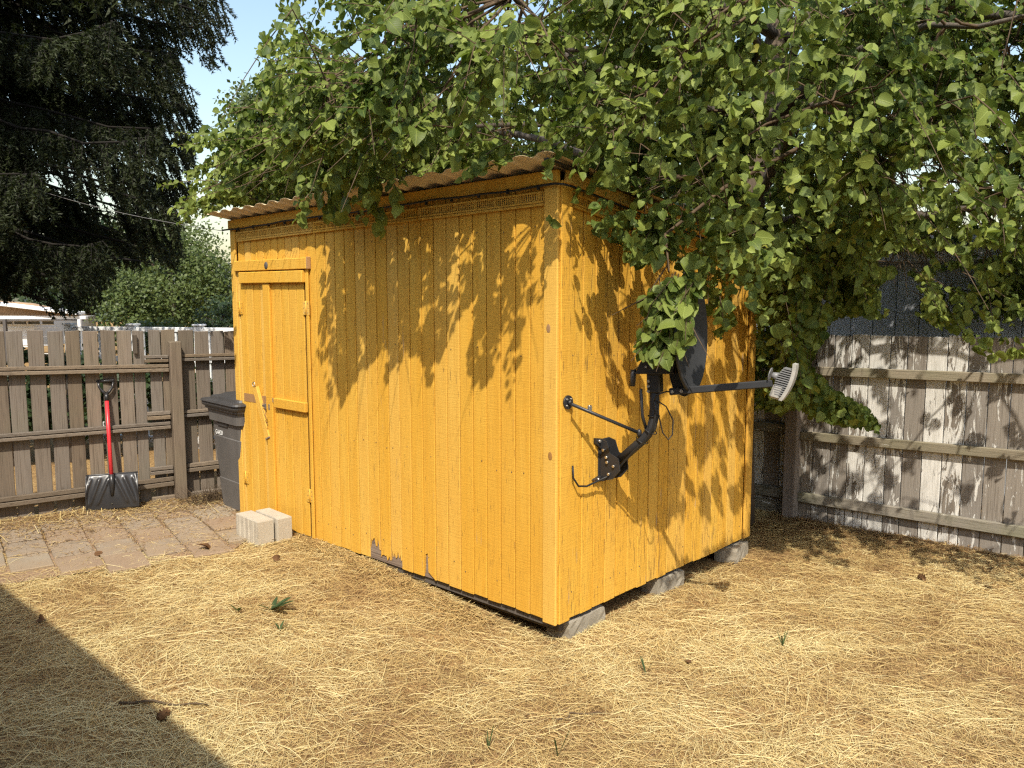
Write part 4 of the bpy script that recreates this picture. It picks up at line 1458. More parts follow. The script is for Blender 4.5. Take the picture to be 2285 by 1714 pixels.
for k, e in enumerate(tg):
    e = np.array(e, float)
    s0_ = tp[3 + (k % 3)] if e[2] > 2.4 else tp[3]
    ts = np.linspace(0, 1, 12)[:, None]
    ctrl = (s0_ + e) / 2 + np.array([0, 0, .35 if e[2] > 2.4 else .1]) + rng.normal(0, .12, 3)
    P = (1 - ts) ** 2 * s0_ + 2 * ts * (1 - ts) * ctrl + ts ** 2 * e + np.concatenate([np.zeros((1, 3)), rng.normal(0, .022, (11, 3))])
    # keep limbs above the roof
    over = (P[:, 0] < .1) & (P[:, 0] > -3.2) & (P[:, 1] > -.2) & (P[:, 1] < 2.2)
    P[:, 2] = np.where(over, np.maximum(P[:, 2], 2.46 - RS * P[:, 1]), P[:, 2])
    mb = MB(); mb.tube(P, np.linspace(.042, .010, 12), 7); obj('limb', mb, M['bark'], tree)
    limb_pts.append(P[3:])
limb_pts = np.concatenate(limb_pts)
# twigs: only those that still carry leaves
cnt = np.bincount(tid[keep], minlength=len(tw_base))
pt_, _ = project(twig_pt(tw_base, tdir, tlen[:, None], 1.0)); pb_, _ = project(tw_base)
def vis_ok(p): return inside(CROWN, p[:, 0], p[:, 1]) | (p[:, 1] < -30) | (p[:, 0] > IW + 60)
ok_t = (cnt >= 10) & vis_ok(pt_) & vis_ok(pb_)
tb2 = tw_base[ok_t]; td2 = tdir[ok_t]; tl2 = tlen[ok_t]
ts = np.linspace(0, 1, 4)
TP = twig_pt(tb2[:, None, :], td2[:, None, :], tl2[:, None, None], ts[None, :, None])
V1, q1 = tubes_np(TP, np.tile(np.array([.0036, .003, .0022, .0014]), (len(tb2), 1)))
# carrier branches from the limbs
nb = tb2[rng.permutation(len(tb2))[:520]]
li = ((nb[:, None, :] - limb_pts[None]) ** 2).sum(-1).argmin(1)
A = limb_pts[li]; ts5 = np.linspace(0, 1, 6)[None, :, None]
dist_ = np.linalg.norm(nb - A, axis=1)
BP5 = A[:, None, :] * (1 - ts5) + nb[:, None, :] * ts5 + np.array([0, 0, 1.0]) * (ts5 * (1 - ts5)) * .25 * dist_[:, None, None] + rng.normal(0, .012, (len(nb), 6, 3)) * (ts5 * (1 - ts5) * 4)
pb, _ = project(BP5.reshape(-1, 3))
inb = (inside(CROWN, pb[:, 0], pb[:, 1]) | (pb[:, 1] < 0) | (pb[:, 0] > IW)).reshape(len(nb), 6).all(1) & (dist_ < 1.3)
BPf = BP5.reshape(-1, 3)
solid = ((BPf[:, 0] < .06) & (BPf[:, 0] > -3.15) & (BPf[:, 1] > -.2) & (BPf[:, 1] < D_ + .1) & (BPf[:, 2] < 2.42 - RS * np.clip(BPf[:, 1], -.2, 2.2))).reshape(len(nb), 6).any(1)
inb &= ~solid
V2_, q2_ = tubes_np(BP5[inb], np.tile(np.linspace(.0085, .0038, 6), (int(inb.sum()), 1)), 5)
nodes = BP5[inb].reshape(-1, 3)
# connect twigs to the nearest carrier branch
ni = np.array([((p - nodes) ** 2).sum(-1).argmin() for p in tb2])
C0 = nodes[ni]; dc = np.linalg.norm(tb2 - C0, axis=1)
sel = dc < .5
ts3 = np.linspace(0, 1, 4)[None, :, None]
CP = C0[sel][:, None, :] * (1 - ts3) + tb2[sel][:, None, :] * ts3 + np.array([0, 0, 1.0]) * (ts3 * (1 - ts3)) * .12 * dc[sel][:, None, None]
V3, q3 = tubes_np(CP, np.tile(np.linspace(.0045, .0034, 4), (int(sel.sum()), 1)))
sown = np.concatenate([np.full(len(s_[0]), i_) for i_, s_ in enumerate(SP)]); scnt = np.bincount(sown[oks], minlength=len(SP))
spa = np.array([[b + (e - b) * .35, b + (e - b) * .7 + rng.normal(0, .008, 3), e] for (b, e), c_ in zip(sp_tw, scnt) if c_ >= 5])
V4, q4 = tubes_np(spa, np.tile(np.array([.004, .003, .0015]), (len(spa), 1)))
st = np.array([[(.55, 1.5, 2.55), (.42, .8, 2.25), (.32, .42, 2.0), (.38, .36, 1.82)]], float)
V5, q5 = tubes_np(st, np.array([[.012, .010, .008, .005]]), 6)
VV = []; QQ = []; o_ = 0
for v_, q_ in ((V1, q1), (V2_, q2_), (V3, q3), (V4, q4), (V5, q5)):
    VV.append(v_); QQ.append(q_ + o_); o_ += len(v_)
big('twigs', np.concatenate(VV), quad=np.concatenate(QQ), mat=M['twig'], parent=tree, smooth_=True, kind='stuff')
# the 300 leaves that show largest are parts of their own
midl = LPa + lda * lsa[:, None] * .5
px, dep = project(midl)
face = np.abs((nrm(lna - lda * (lna * lda).sum(-1, keepdims=True)) * nrm(midl - CAM)).sum(-1))
onscr = (px[:, 0] > 20) & (px[:, 0] < IW - 20) & (px[:, 1] > 20) & (px[:, 1] < IH)
cell = (px[:, 0] // 26).astype(int) * 1000 + (px[:, 1] // 26).astype(int)
order = np.argsort(dep)
seen = {}
front = np.zeros(len(px), bool)
for i_ in order:
    if onscr[i_] and cell[i_] not in seen:
        seen[cell[i_]] = 1; front[i_] = True
score = np.where(front, lsa / dep * (.3 + face), 0)
top300 = np.argsort(-score)[:300]
rest = np.ones(len(LPa), bool); rest[top300] = False
near_ = onscr & (dep < 5.7)
chunks = []
for sel_, tp_ in ((rest & near_, LT), (rest & ~near_, LT_LOD)):
    chunks.append(build_leaves(LPa[sel_], lda[sel_], lna[sel_], lsa[sel_] * (1 if tp_ is LT else 1.12), lra[sel_], tp_))
o1_ = len(chunks[0][0])
V = np.concatenate([c_[0] for c_ in chunks]); Q = np.concatenate([chunks[0][1], chunks[1][1] + o1_]); T = np.concatenate([chunks[0][2], chunks[1][2] + o1_])
A_at = np.concatenate([c_[3] for c_ in chunks]); U = np.concatenate([c_[4] for c_ in chunks])
big('foliage', V, tri=T, quad=Q, mat=M['leaf'], parent=tree, attrs={'rnd': A_at}, uv=U, smooth_=True, kind='stuff')
lmesh = []
for k in range(16):
    P, Qk, Tk, Uk = LT[k % 16]
    o = big('leaf', P, tri=Tk, quad=Qk, mat=M['leaf'], attrs={'rnd': np.full(len(P), .15 + .7 * ((k * 5) % 16) / 16)}, uv=Uk, smooth_=True)
    lmesh.append(o.data); bpy.data.objects.remove(o)
Fr = leaf_frames(lda[top300], lna[top300])
for k, i_ in enumerate(top300):
    o = bpy.data.objects.new('leaf', lmesh[k % 16])
    col.objects.link(o); o.parent = tree
    s_ = lsa[i_]
    m4 = Matrix.Identity(4)
    for a in range(3):
        for b in range(3): m4[a][b] = float(Fr[k][a][b] * s_)
    loc = LPa[i_] - ORIG[tree]
    for a in range(3): m4[a][3] = float(loc[a])
    o.matrix_local = m4

# ================================================================== spruce beyond the left fence
SPR = np.array([(-500, -700), (700, -700), (575, -10), (560, 45), (520, 70), (510, 110), (470, 120), (500, 165), (440, 170), (410, 150), (395, 185), (440, 215), (425, 260), (450, 300), (420, 340), (440, 400), (425, 470), (400, 505),
                (400, 560), (385, 598), (330, 575), (300, 600), (262, 590), (235, 640), (215, 680), (150, 705), (105, 695), (150, 640), (110, 630), (95, 660), (50, 650), (20, 665), (-500, 690)]) * DS
spt = empty('spruce_tree', (-8.8, -.6, 0), 'dark drooping spruce tree rising beyond the picket fence', 'tree')
mb = MB(); mb.tube([(-8.8, -.6, -.1), (-8.8, -.6, 2), (-8.82, -.6, 6), (-8.8, -.6, 13)], [.27, .23, .17, .03], 12); obj('trunk', mb, M['dark_bark'], spt)
lim = []
z = 1.55
while z < 12.5:
    n = 8 if z < 6.5 else 4
    L0 = 3.7 if z < 7 else 3.7 * (13.5 - z) / 6.5
    a0 = rng.uniform(0, 6.28)
    for k in range(n):
        a = a0 + k * 2 * math.pi / n + rng.normal(0, .2)
        if z < 6.5 and math.cos(a - .35) < -.25: continue
        L = L0 * rng.uniform(.82, 1.12)
        d = np.array([math.cos(a), math.sin(a), 0])
        lim.append((np.array([-8.8, -.6, z + rng.normal(0, .06)]), d, L, z))
    z += .235 if z < 6.5 else .45
VN = []; LB = []; CT = []
tw_paths = []
for (b, d, L, z) in lim:
    ts = np.linspace(0, 1, 9)
    P = b + np.outer(ts * L, d) + np.outer(-.42 * L * ts ** 1.35 + .22 * L * ts ** 3.2, [0, 0, 1.0]) + rng.normal(0, .02, (9, 3))
    LB.append(P)
    dens = 46 if z < 6.5 else 9
    m = int(L * dens)
    t0 = rng.uniform(.12, 1.0, m)
    base = np.stack([np.interp(t0, ts, P[:, i]) for i in range(3)], -1)
    sdv = np.array([-d[1], d[0], 0])
    sg = rng.choice([-1.0, 1.0], m)
    bd = nrm(d * rng.uniform(.2, .9, (m, 1)) + sdv * (sg * rng.uniform(.1, .9, m))[:, None] + np.outer(rng.uniform(-2.2, -.35, m), [0, 0, 1.0]))
    bl = rng.uniform(.25, .62, m) * (1.15 - .45 * t0)
    tw_paths.append((base, bd, bl))
base = np.concatenate([t[0] for t in tw_paths]); bd = np.concatenate([t[1] for t in tw_paths]); bl = np.concatenate([t[2] for t in tw_paths])
endp = base + bd * bl[:, None] + np.array([0, 0, -.10])
pxa, _ = project(endp); pxb, _ = project((base + endp) / 2)
hol = np.zeros(len(base), bool)
for hx, hy, ha, hb in ((200, 398, 55, 13), (120, 415, 40, 16), (262, 372, 14, 22), (440, 415, 26, 22), (372, 312, 12, 14), (235, 470, 30, 26), (190, 335, 12, 12), (300, 330, 10, 14), (330, 420, 14, 10), (420, 235, 16, 12)):
    for pq in (pxa, pxb): hol |= ((pq[:, 0] / DS - hx) / ha) ** 2 + ((pq[:, 1] / DS - hy) / hb) ** 2 < 1
okb = ~hol & (inside(SPR, pxa[:, 0], pxa[:, 1]) & inside(SPR, pxb[:, 0], pxb[:, 1])) & (endp[:, 2] > .9)
base, bd, bl = base[okb], bd[okb], bl[okb]
tsb = np.linspace(0, 1, 3)
BT = base[:, None, :] + bd[:, None, :] * bl[:, None, None] * tsb[None, :, None] + np.array([0, 0, -1.0]) * (.12 * bl[:, None, None] * tsb[None, :, None] ** 2)
Vt, qt = tubes_np(BT, np.tile(np.array([.006, .0045, .002]), (len(BT), 1)))
# needles
nn = np.clip((bl * 190).astype(int), 26, 100)
pxd, depth_ = project(base)
far = (pxd[:, 1] < -60) | (pxd[:, 0] < -80)
nn = np.where(far, nn // 4, nn)
own = np.repeat(np.arange(len(base)), nn)
tn = rng.random(len(own)) ** .8
np_ = base[own] + bd[own] * (bl[own] * tn)[:, None] + np.array([0, 0, -1.0]) * (.12 * bl[own] * tn ** 2)[:, None]
sd1 = nrm(np.cross(bd[own], rng.normal(size=(len(own), 3))))
ndr = nrm(bd[own] * rng.uniform(.35, .95, (len(own), 1)) + sd1 + np.array([0, 0, -.1]))
nl = rng.uniform(.034, .056, len(own)) * np.where(far[own], 2.0, 1.0)
wv_ = nrm(np.cross(ndr, rng.normal(size=(len(own), 3)))) * (.0085 * np.where(far[own], 2.5, 1.0))[:, None]
VN = np.stack([np_ - wv_, np_ + wv_, np_ + ndr * nl[:, None]], 1).reshape(-1, 3)
TN = np.arange(len(VN)).reshape(-1, 3)
rn_ = np.repeat(np.clip(rng.beta(1.6, 2.5, len(base))[own] * .8 + tn * .25, 0, .95), 3)
print('NEEDLES', len(own), 'branchlets', len(base))
big('foliage', VN, tri=TN, mat=M['needle'], parent=spt, attrs={'rnd': rn_}, kind='stuff')
big('twigs', Vt, quad=qt, mat=M['dark_bark'], parent=spt, kind='stuff')
for P in LB:
    pl_, _ = project(P)
    k_ = (inside(SPR, pl_[:, 0], pl_[:, 1]))
    if not k_[:5].all(): continue
    e_ = 8 if k_.all() else max(3, int(np.argmin(k_)) - 1)
    mb = MB(); mb.tube(P[:e_], np.linspace(.026, .007, 9)[:e_], 6); obj('limb', mb, M['dark_bark'], spt)

# ================================================================== trees farther off
def far_tree(name, px_, py_, dist, rx, rz, n, leaf, label, mat, trunk_h=None, conical=False, group=None, low=-1.0):
    d = pray(px_ * DS, py_ * DS)
    c = CAM + d * dist
    t = empty(name, (c[0], c[1], 0), label, 'tree', group)
    r = np.random.default_rng(int(px_ + py_))
    nc = max(30, n // 160)
    u = nrm(r.normal(size=(nc, 3))) * r.uniform(.25, 1, (nc, 1)) ** .6
    if conical:
        hh = r.uniform(0, 1, nc) ** 1.3
        ang = r.uniform(0, 6.28, nc); rr = (1 - hh) * r.uniform(.3, 1, nc)
        u = np.stack([np.cos(ang) * rr, np.sin(ang) * rr, hh * 2 - 1], -1)
    cc = c + u * np.array([rx, rx, rz])
    k = r.integers(0, nc, n)
    cr = (.30 if not conical else .2) * rx
    P = cc[k] + r.normal(0, .5, (n, 3)) * cr * np.array([1, 1, .8])
    P = P[P[:, 2] > .15]
    m = len(P)
    nd_ = nrm(np.array([.4, -.5, .6]) + r.normal(0, .6, (m, 3)))
    dd = nrm(r.normal(size=(m, 3)) + np.array([0, 0, -.4])); dd = nrm(dd - nd_ * (dd * nd_).sum(-1, keepdims=True)); ss = np.cross(dd, nd_)
    sz = leaf * r.uniform(.6, 1.3, (m, 1))
    V = np.stack([P - ss * sz * .35, P + dd * sz * .6 - nd_ * sz * .1, P + ss * sz * .35, P - dd * sz * .5], 1).reshape(-1, 3)
    Q = np.arange(len(V)).reshape(-1, 4)
    rr_ = np.clip(r.beta(2, 2.2, nc)[k][:m] * .7 + r.uniform(0, .3, m), 0, .95)
    big('crown', V, quad=Q, mat=mat, parent=t, attrs={'rnd': np.repeat(rr_, 4)}, kind='stuff')
    mb = MB(); mb.tube([(c[0], c[1], -.1), (c[0] + .03, c[1], c[2] * .5), (c[0], c[1], c[2] + rz * (.5 if not conical else .9))], [.05 * rx + .05, .04 * rx + .04, .02], 8); obj('trunk', mb, M['bark'], t)
    for b_ in range(6):
        mb = MB(); e_ = cc[b_ * 3 % nc]; s_ = np.array([c[0], c[1], max(.6, e_[2] - .7 * rz)]); mb.tube([s_, (s_ + e_) / 2 + np.array([0, 0, .1]), e_], [.03 * rx, .02 * rx, .01], 5); obj('limb', mb, M['bark'], t)
    return t


M['leaf_dark'] = m_leaf('dark_far_leaf', (.016, .032, .012), (.045, .070, .026), .15, veins=False, yellow=False)
M['leaf_blue'] = m_leaf('haze_tinted_foliage', (.045, .062, .055), (.085, .105, .095), .1, veins=False, yellow=False)  # distance haze is put into this blue-grey leaf colour
far_tree('maple_tree', 372, 640, 24, 2.0, 2.15, 30000, .095, 'round mid green maple seen between the spruce and the shed', M['leaf_far'], group='trees beyond the left fence')
far_tree('dark_tree', 190, 590, 30, 3.0, 2.0, 7000, .2, 'dark leafy tree behind the white neighbouring garage', M['leaf_dark'], group='trees beyond the left fence')
far_tree('birch_tree', 640, 330, 15, 1.25, 2.3, 9000, .085, 'fine leaved tree showing behind the left edge of the overhanging crown', M['leaf_far'], group='trees beyond the left fence')
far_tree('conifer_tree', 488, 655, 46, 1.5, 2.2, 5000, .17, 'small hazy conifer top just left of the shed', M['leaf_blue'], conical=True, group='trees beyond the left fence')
far_tree('broad_shrub', 480, 700, 17, .6, .55, 2500, .07, 'low dark shrub behind the fence beside the shed', M['leaf_dark'], group='shrubs beyond the left fence')
for k_, (sx_, sy_) in enumerate(((25, 850), (150, 850), (270, 850), (440, 850))):  # shrubs added behind the fence so its gaps look dark
    far_tree('gap_shade_shrub', sx_, sy_, (7.9, 8.1, 8.4, 8.7)[k_], .42, .42, 1500, .07, ('low shrub added at the far left to darken the picket fence gaps', 'low shrub added to darken the fence gaps left of the shovel', 'low shrub added to darken the fence gaps above the shovel blade', 'low shrub added to darken the fence gaps beside the bin')[k_], M['leaf_dark'], group='shrubs beyond the left fence')
far_tree('hedge_shrub', 330, 725, 13, .55, .18, 2500, .06, 'bright green clipped shrub just showing above the picket fence', M['leaf_far'], group='shrubs beyond the left fence')
far_tree('maple_tree', 1500, 300, 16, 4.2, 2.9, 9000, .15, 'dark crowned tree filling the gaps behind the broadleaf crown', M['leaf_dark'], group='trees behind the shed')

# far belt of trees that closes the horizon
n = 30000
th_ = rng.uniform(-1.5, 1.2, n) + YAW
rr_ = rng.uniform(54, 62, n)
top_ = 2.3 + .7 * np.sin(th_ * 23) + .5 * np.sin(th_ * 61 + 1) + .4 * np.sin(th_ * 140)
zz = rng.random(n) ** .8 * top_
P = np.stack([CAM[0] - np.sin(th_) * rr_, CAM[1] + np.cos(th_) * rr_, zz], -1)
nd_ = nrm(np.array([.4, -.5, .6]) + rng.normal(0, .6, (n, 3))); dd = nrm(np.cross(nd_, rng.normal(size=(n, 3)))); ss = np.cross(dd, nd_); sz = rng.uniform(.2, .5, (n, 1))
V = np.stack([P - ss * sz * .5, P + dd * sz * .6, P + ss * sz * .5, P - dd * sz * .5], 1).reshape(-1, 3)
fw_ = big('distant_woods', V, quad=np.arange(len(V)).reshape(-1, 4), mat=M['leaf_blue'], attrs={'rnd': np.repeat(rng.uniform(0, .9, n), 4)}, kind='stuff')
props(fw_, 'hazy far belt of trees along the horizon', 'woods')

# ================================================================== neighbours beyond the fences
def dirp(px_, py_, dist):
    return CAM + pray(px_ * DS, py_ * DS) * dist


# white garage with tan gable on the far left
g0 = dirp(-120, 690, 20.0); g1 = dirp(195, 690, 20.0)
gu = nrm((g1 - g0) * np.array([1, 1, 0])); gw = np.linalg.norm((g1 - g0)[:2]); gn = np.array([gu[1], -gu[0], 0])
gb = np.array([g0[0], g0[1], 0])
gar = empty('garage', gb + gu * gw / 2, 'white neighbouring garage with tan gable and white fascia beyond the fence', 'garage')
def GP(a, z, o=0.0): return gb + gu * a + gn * o + Z3 * z
GR = np.stack([gu, -gn, Z3], 1)
HZ = 1.72
zE = 1.72 - .02; zW = 1.62
def zpx(py_): return 1.719 + (654.0 - py_ * DS) / FPX * 19.6
mb = MB(); mb.box(GP(gw * .30, .75, -1.5), (gw * .62, 3.0, 1.5 + 2 * (zpx(690) - 1.5)), GR); obj('wall', mb, M['siding'], gar)
zr0 = zpx(683); zr1 = zpx(640)
mb = MB(); mb.prism([(-1.0, zr0), (gw * .98, zr0), (gw * .60, zpx(655)), (-.2, zr1), (-1.0, zr1)], gb + gn * .1, gu, Z3, -gn, .2); obj('gable', mb, M['tan'], gar)
mb = MB()
a, b = GP(-.2, zpx(637), .25), GP(gw * .98, zpx(677), .25)
d = nrm(b - a); mb.box((a + b) / 2, (np.linalg.norm(b - a), .5, .07), np.stack([d, -gn, nrm(np.cross(d, -gn)) * 1], 1), .01); obj('rake_board', mb, M['white'], gar)
mb = MB(); mb.box(GP(gw * .46, zpx(686), .3), (gw * 1.12, .12, .085), GR, .01); obj('beam', mb, M['white'], gar)
mb = MB(); mb.box(GP(gw * .46, zpx(691), .32), (gw * 1.08, .10, .035), GR); obj('gutter', mb, M['post_d'], gar)
for a in np.arange(0, gw * .75, .34):
    mb = MB(); mb.box(GP(a + .14, zpx(698), .012), (.27, .02, .075), GR); w_ = obj('window', mb, M['glassd'], gar)
    for zz in (-.045, .045):
        mb = MB(); mb.box(GP(a + .14, zpx(698) + zz, .02), (.31, .025, .018), GR); obj('window_frame', mb, M['white'], w_)
for k in range(6):
    mb = MB(); mb.box(GP(gw * .38, .25 + k * .21, .008), (gw * .8, .016, .012), GR); obj('clapboard', mb, M['white'], gar)
for a, mt in ((gw * .50, M['post_d']), (gw * 1.0, M['white'])):
    mb = MB(); mb.box(GP(a, zpx(690) / 2, .5), (.07, .07, zpx(688)), GR); obj('post', mb, mt, gar)

# white vinyl fence
v0 = dirp(150, 700, 9.0); v1 = dirp(530, 705, 8.6)
vu = nrm((v1 - v0) * np.array([1, 1, 0])); vw = np.linalg.norm((v1 - v0)[:2]); vb = np.array([v0[0], v0[1], 0])
vf = empty('vinyl_fence', vb + vu * vw / 2, 'white vinyl picket fence of the neighbour behind the wooden fence', 'fence')
VR = np.stack([vu, np.array([-vu[1], vu[0], 0]), Z3], 1)
vz = 1.719 + (654 - 708 * DS) / FPX * 8.7
mb = MB(); mb.box(vb + vu * vw / 2 + Z3 * (vz - .02), (vw, .05, .05), VR, .005); obj('rail', mb, M['white'], vf)
mb = MB(); mb.box(vb + vu * vw / 2 + Z3 * (vz - .34), (vw, .05, .06), VR, .005); obj('rail', mb, M['white'], vf)
mb = MB(); mb.box(vb + vu * vw / 2 + Z3 * .14, (vw, .05, .07), VR, .005); obj('rail', mb, M['white'], vf)
for a in np.arange(0, vw + .01, .78):
    mb = MB(); mb.box(vb + vu * a + Z3 * (vz / 2 + .01), (.085, .085, vz + .02), VR, .006)
    po = obj('post', mb, M['white'], vf)
    mb = MB(); mb.box(vb + vu * a + Z3 * (vz + .03), (.11, .11, .022), VR, .008); obj('post_cap', mb, M['white'], po)
for a in np.arange(.11, vw, .13):
    if (a % .78) < .07 or (a % .78) > .71: continue
    mb = MB(); mb.box(vb + vu * a + Z3 * ((vz - .02 + .14) / 2), (.035, .02, vz - .16), VR); obj('picket', mb, M['white'], vf)
# blue-grey outbuilding behind the right fence
oy = 4.35
ob = empty('outbuilding', (1.2, oy + 1.2, 0), 'blue grey outbuilding with vertical board siding behind the peeling fence', 'building')
oz = 1.99
mb = MB(); mb.box((1.1, oy + 1.2, oz / 2), (4.6, 2.4, oz)); wl_ = obj('wall', mb, M['grey_side'], ob)
x = -1.18
while x < 3.38:
    mb = MB(); mb.box((x + .093, oy - .006, oz / 2 - .02), (.180, .016, oz - .02), None, .003); obj('plank', mb, M['grey_side'], wl_); x += .1875
mb = MB(); mb.box((1.1, oy - .13, oz + .045), (5.0, .03, .115), None, .004); obj('fascia', mb, M['grey_fascia'], ob)
mb = MB(); mb.add([(-1.5, oy - .17, oz + .115), (3.7, oy - .17, oz + .115), (3.7, oy + 2.7, oz + .42), (-1.5, oy + 2.7, oz + .42), (-1.5, oy - .17, oz + .095), (3.7, oy - .17, oz + .095), (3.7, oy + 2.7, oz + .40), (-1.5, oy + 2.7, oz + .40)],
                  [(0, 1, 2, 3), (7, 6, 5, 4), (0, 4, 5, 1), (1, 5, 6, 2), (2, 6, 7, 3), (3, 7, 4, 0)]); obj('roof', mb, M['roof_dark'], ob)

# the thin cable running to the shed from the left
a = dirp(-60, 355, 9.0); b = np.array([-3.10, -.04, zt(-3.1) - .045])
ts = np.linspace(0, 1, 24)[:, None]
P = a * (1 - ts) + b * ts - Z3 * (ts * (1 - ts)) * .35
mb = MB(); mb.tube(P, .0026, 5); obj('overhead_cable', mb, m_plain('grey_wire', (.20, .19, .18), .5, .4), origin=b, label='thin grey cable strung from the spruce to the shed eave', cat='cable')

# ================================================================== dry grass
def in_patio(x, y):
    p = np.stack([x, y], -1) - FP[:2]
    a = p @ FU[:2]; b = p @ FN[:2]
    return (a > -1.3) & (b > 0) & (x - y < -1.76 + .06 * np.sin(a * 9) + .05 * np.sin(a * 23)) & (x < -2.35 + .1 * np.sin(y * 8))


def sample_ground(n, dmin=2.3, dmax=7.6):
    r = np.sqrt(rng.uniform(dmin ** 1.5, dmax ** 1.5, n)) ** (4 / 3)
    a = rng.uniform(-.66, .66, n)
    h = YAW + a
    x = CAM[0] - np.sin(h) * r; y = CAM[1] + np.cos(h) * r
    k = ~((x < -.02) & (x > -W_ + .03) & (y > .03) & (y < D_)) & (y < 3.05 + .04 * x)
    fl = (np.stack([x, y], -1) - FP[:2]) @ FN[:2]
    k &= (fl > .02)
    return x[k], y[k]


def field(x, y):
    return .9 * np.sin(x * 1.9 + 1.3 * np.sin(y * 1.4)) + .9 * np.sin(y * 2.3 + 1.1 * np.sin(x * 1.7 + 2)) + .6 * np.sin(x * 4.1 - y * 3.7)


def straw(n, l0, l1, w0, w1, segs, zlift, tone, patio_keep=.10, spread=.75, up=0.0, seedy=0.0):
    x, y = sample_ground(n)
    ip = in_patio(x, y)
    edge = rng.random(len(x))
    k = ~ip | (edge < patio_keep)
    x, y, ip = x[k], y[k], ip[k]
    # patchy: bare brownish spots
    pat = .5 + .5 * np.sin(x * 3.3 + 2.2 * np.sin(y * 2.1 + .5)) * np.sin(y * 3.9 + 1.9 * np.sin(x * 2.7))
    k = rng.random(len(x)) < (.62 + .38 * pat)
    x, y, ip, pat = x[k], y[k], ip[k], pat[k]
    m = len(x)
    ang = field(x, y) * .7 + field(x * 2.7 + 4, y * 2.7) * .8 + .9 + rng.normal(0, spread, m)
    L = rng.uniform(l0, l1, m) * np.where(ip, .55, 1)
    bend = rng.normal(0, .55, m)
    W = rng.uniform(w0, w1, m)
    ts = np.linspace(0, 1, segs + 1)
    aa = ang[:, None] + bend[:, None] * (ts[None] - .5)
    stp = L[:, None] / segs
    dx = np.cos(aa) * stp; dy = np.sin(aa) * stp
    X = x[:, None] + np.cumsum(dx, 1) - dx[:, :1]; Y = y[:, None] + np.cumsum(dy, 1) - dy[:, :1]
    base = gz(X, Y) + np.where(ip, .022, 0)[:, None] * .9
    h0 = rng.uniform(.0, zlift, m)[:, None] * np.where(ip, .35, 1)[:, None]
    tilt = rng.normal(0, .5, m)[:, None] * zlift
    Z = base + .003 + h0 * (.4 + 1.2 * ts[None] * (1 - ts[None]) * 2) + np.abs(tilt) * np.where(tilt > 0, ts[None], 1 - ts[None])
    Z = Z + up * L[:, None] * ts[None] ** 1.2
    px_ = -np.sin(aa) * W[:, None] / 2; py_ = np.cos(aa) * W[:, None] / 2
    tap = (1 - .75 * ts ** 3)[None]
    roll = rng.uniform(-.8, .8, m)[:, None] * W[:, None]
    A = np.stack([X + px_ * tap, Y + py_ * tap, Z + roll * .5 * tap], -1); B = np.stack([X - px_ * tap, Y - py_ * tap, Z - roll * .5 * tap], -1)
    V = np.stack([A, B], 2).reshape(m, -1, 3)
    nvp = (segs + 1) * 2
    k_ = np.arange(segs) * 2
    q = np.stack([k_, k_ + 1, k_ + 3, k_ + 2], -1)[None] + (np.arange(m) * nvp)[:, None, None]
    # keep stems out of the shed walls
    t = np.clip(tone[0] + rng.normal(0, tone[1], m) + .24 * (pat - .5) + .12 * np.sin(x * 1.3 + y * 2.2) + .16 * np.sin(x * 7.1 + 2 * np.sin(y * 5.2)) * np.sin(y * 6.3 + 1.7 * np.sin(x * 4.4)), 0.02, 1)
    return V.reshape(-1, 3), q.reshape(-1, 4), np.repeat(t, nvp)


parts = [straw(150000, .02, .08, .0017, .0030, 1, .008, (.32, .16), .28, 1.6),
         straw(170000, .03, .13, .0012, .0023, 2, .012, (.56, .24), .08, 1.5),
         straw(60000, .08, .24, .0011, .0021, 3, .016, (.86, .14), .03, 1.0),
         straw(15000, .03, .07, .0014, .0022, 2, .010, (.55, .2), .02, 1.5, .5)]
VV = []; QQ = []; AA = []; o_ = 0
for v_, q_, a_ in parts:
    VV.append(v_); QQ.append(q_ + o_); AA.append(a_); o_ += len(v_)
print('STRAW tris', sum(len(q_) for q_ in QQ) * 2)
dg_ = big('dry_grass', np.concatenate(VV), quad=np.concatenate(QQ), mat=M['straw'], attrs={'rnd': np.concatenate(AA)}, kind='stuff')
props(dg_, 'cut and matted straw coloured dry grass covering the yard', 'grass')

# straw drift and crumbs on the patio and along the shed foot
def crumbs(n, region, l0, l1, tone, zl=.012, sp=3.0):
    x, y = region(n)
    m = len(x); ang = rng.uniform(0, 6.28, m); L = rng.uniform(l0, l1, m); W = rng.uniform(.002, .005, m)
    z = gz(x, y) + rng.uniform(.004, zl, m) + np.where(in_patio(x, y), .02, 0)
    dx, dy = np.cos(ang), np.sin(ang)
    tl = rng.normal(0, .14, m) * L
    V = np.stack([np.stack([x - dy * W / 2, y + dx * W / 2, z], -1), np.stack([x + dy * W / 2, y - dx * W / 2, z + .001], -1),
                  np.stack([x + dx * L + dy * W / 2, y + dy * L - dx * W / 2, z + np.abs(tl)], -1), np.stack([x + dx * L - dy * W / 2, y + dy * L + dx * W / 2, z + np.abs(tl) + .001], -1)], 1).reshape(-1, 3)
    return V, np.arange(len(V)).reshape(-1, 4), np.repeat(np.clip(rng.normal(tone, .16, m), .02, 1), 4)


def reg_patio(n):
    a = rng.uniform(-1.3, 1.9, n); b = np.abs(rng.normal(.12, .28, n)) + .03
    p = FP[:2] + np.outer(a, FU[:2]) + np.outer(b, FN[:2])
    k = (b < 1.6) & ~((p[:, 0] > -3.06) & (p[:, 1] > -.02))
    return p[k, 0], p[k, 1]


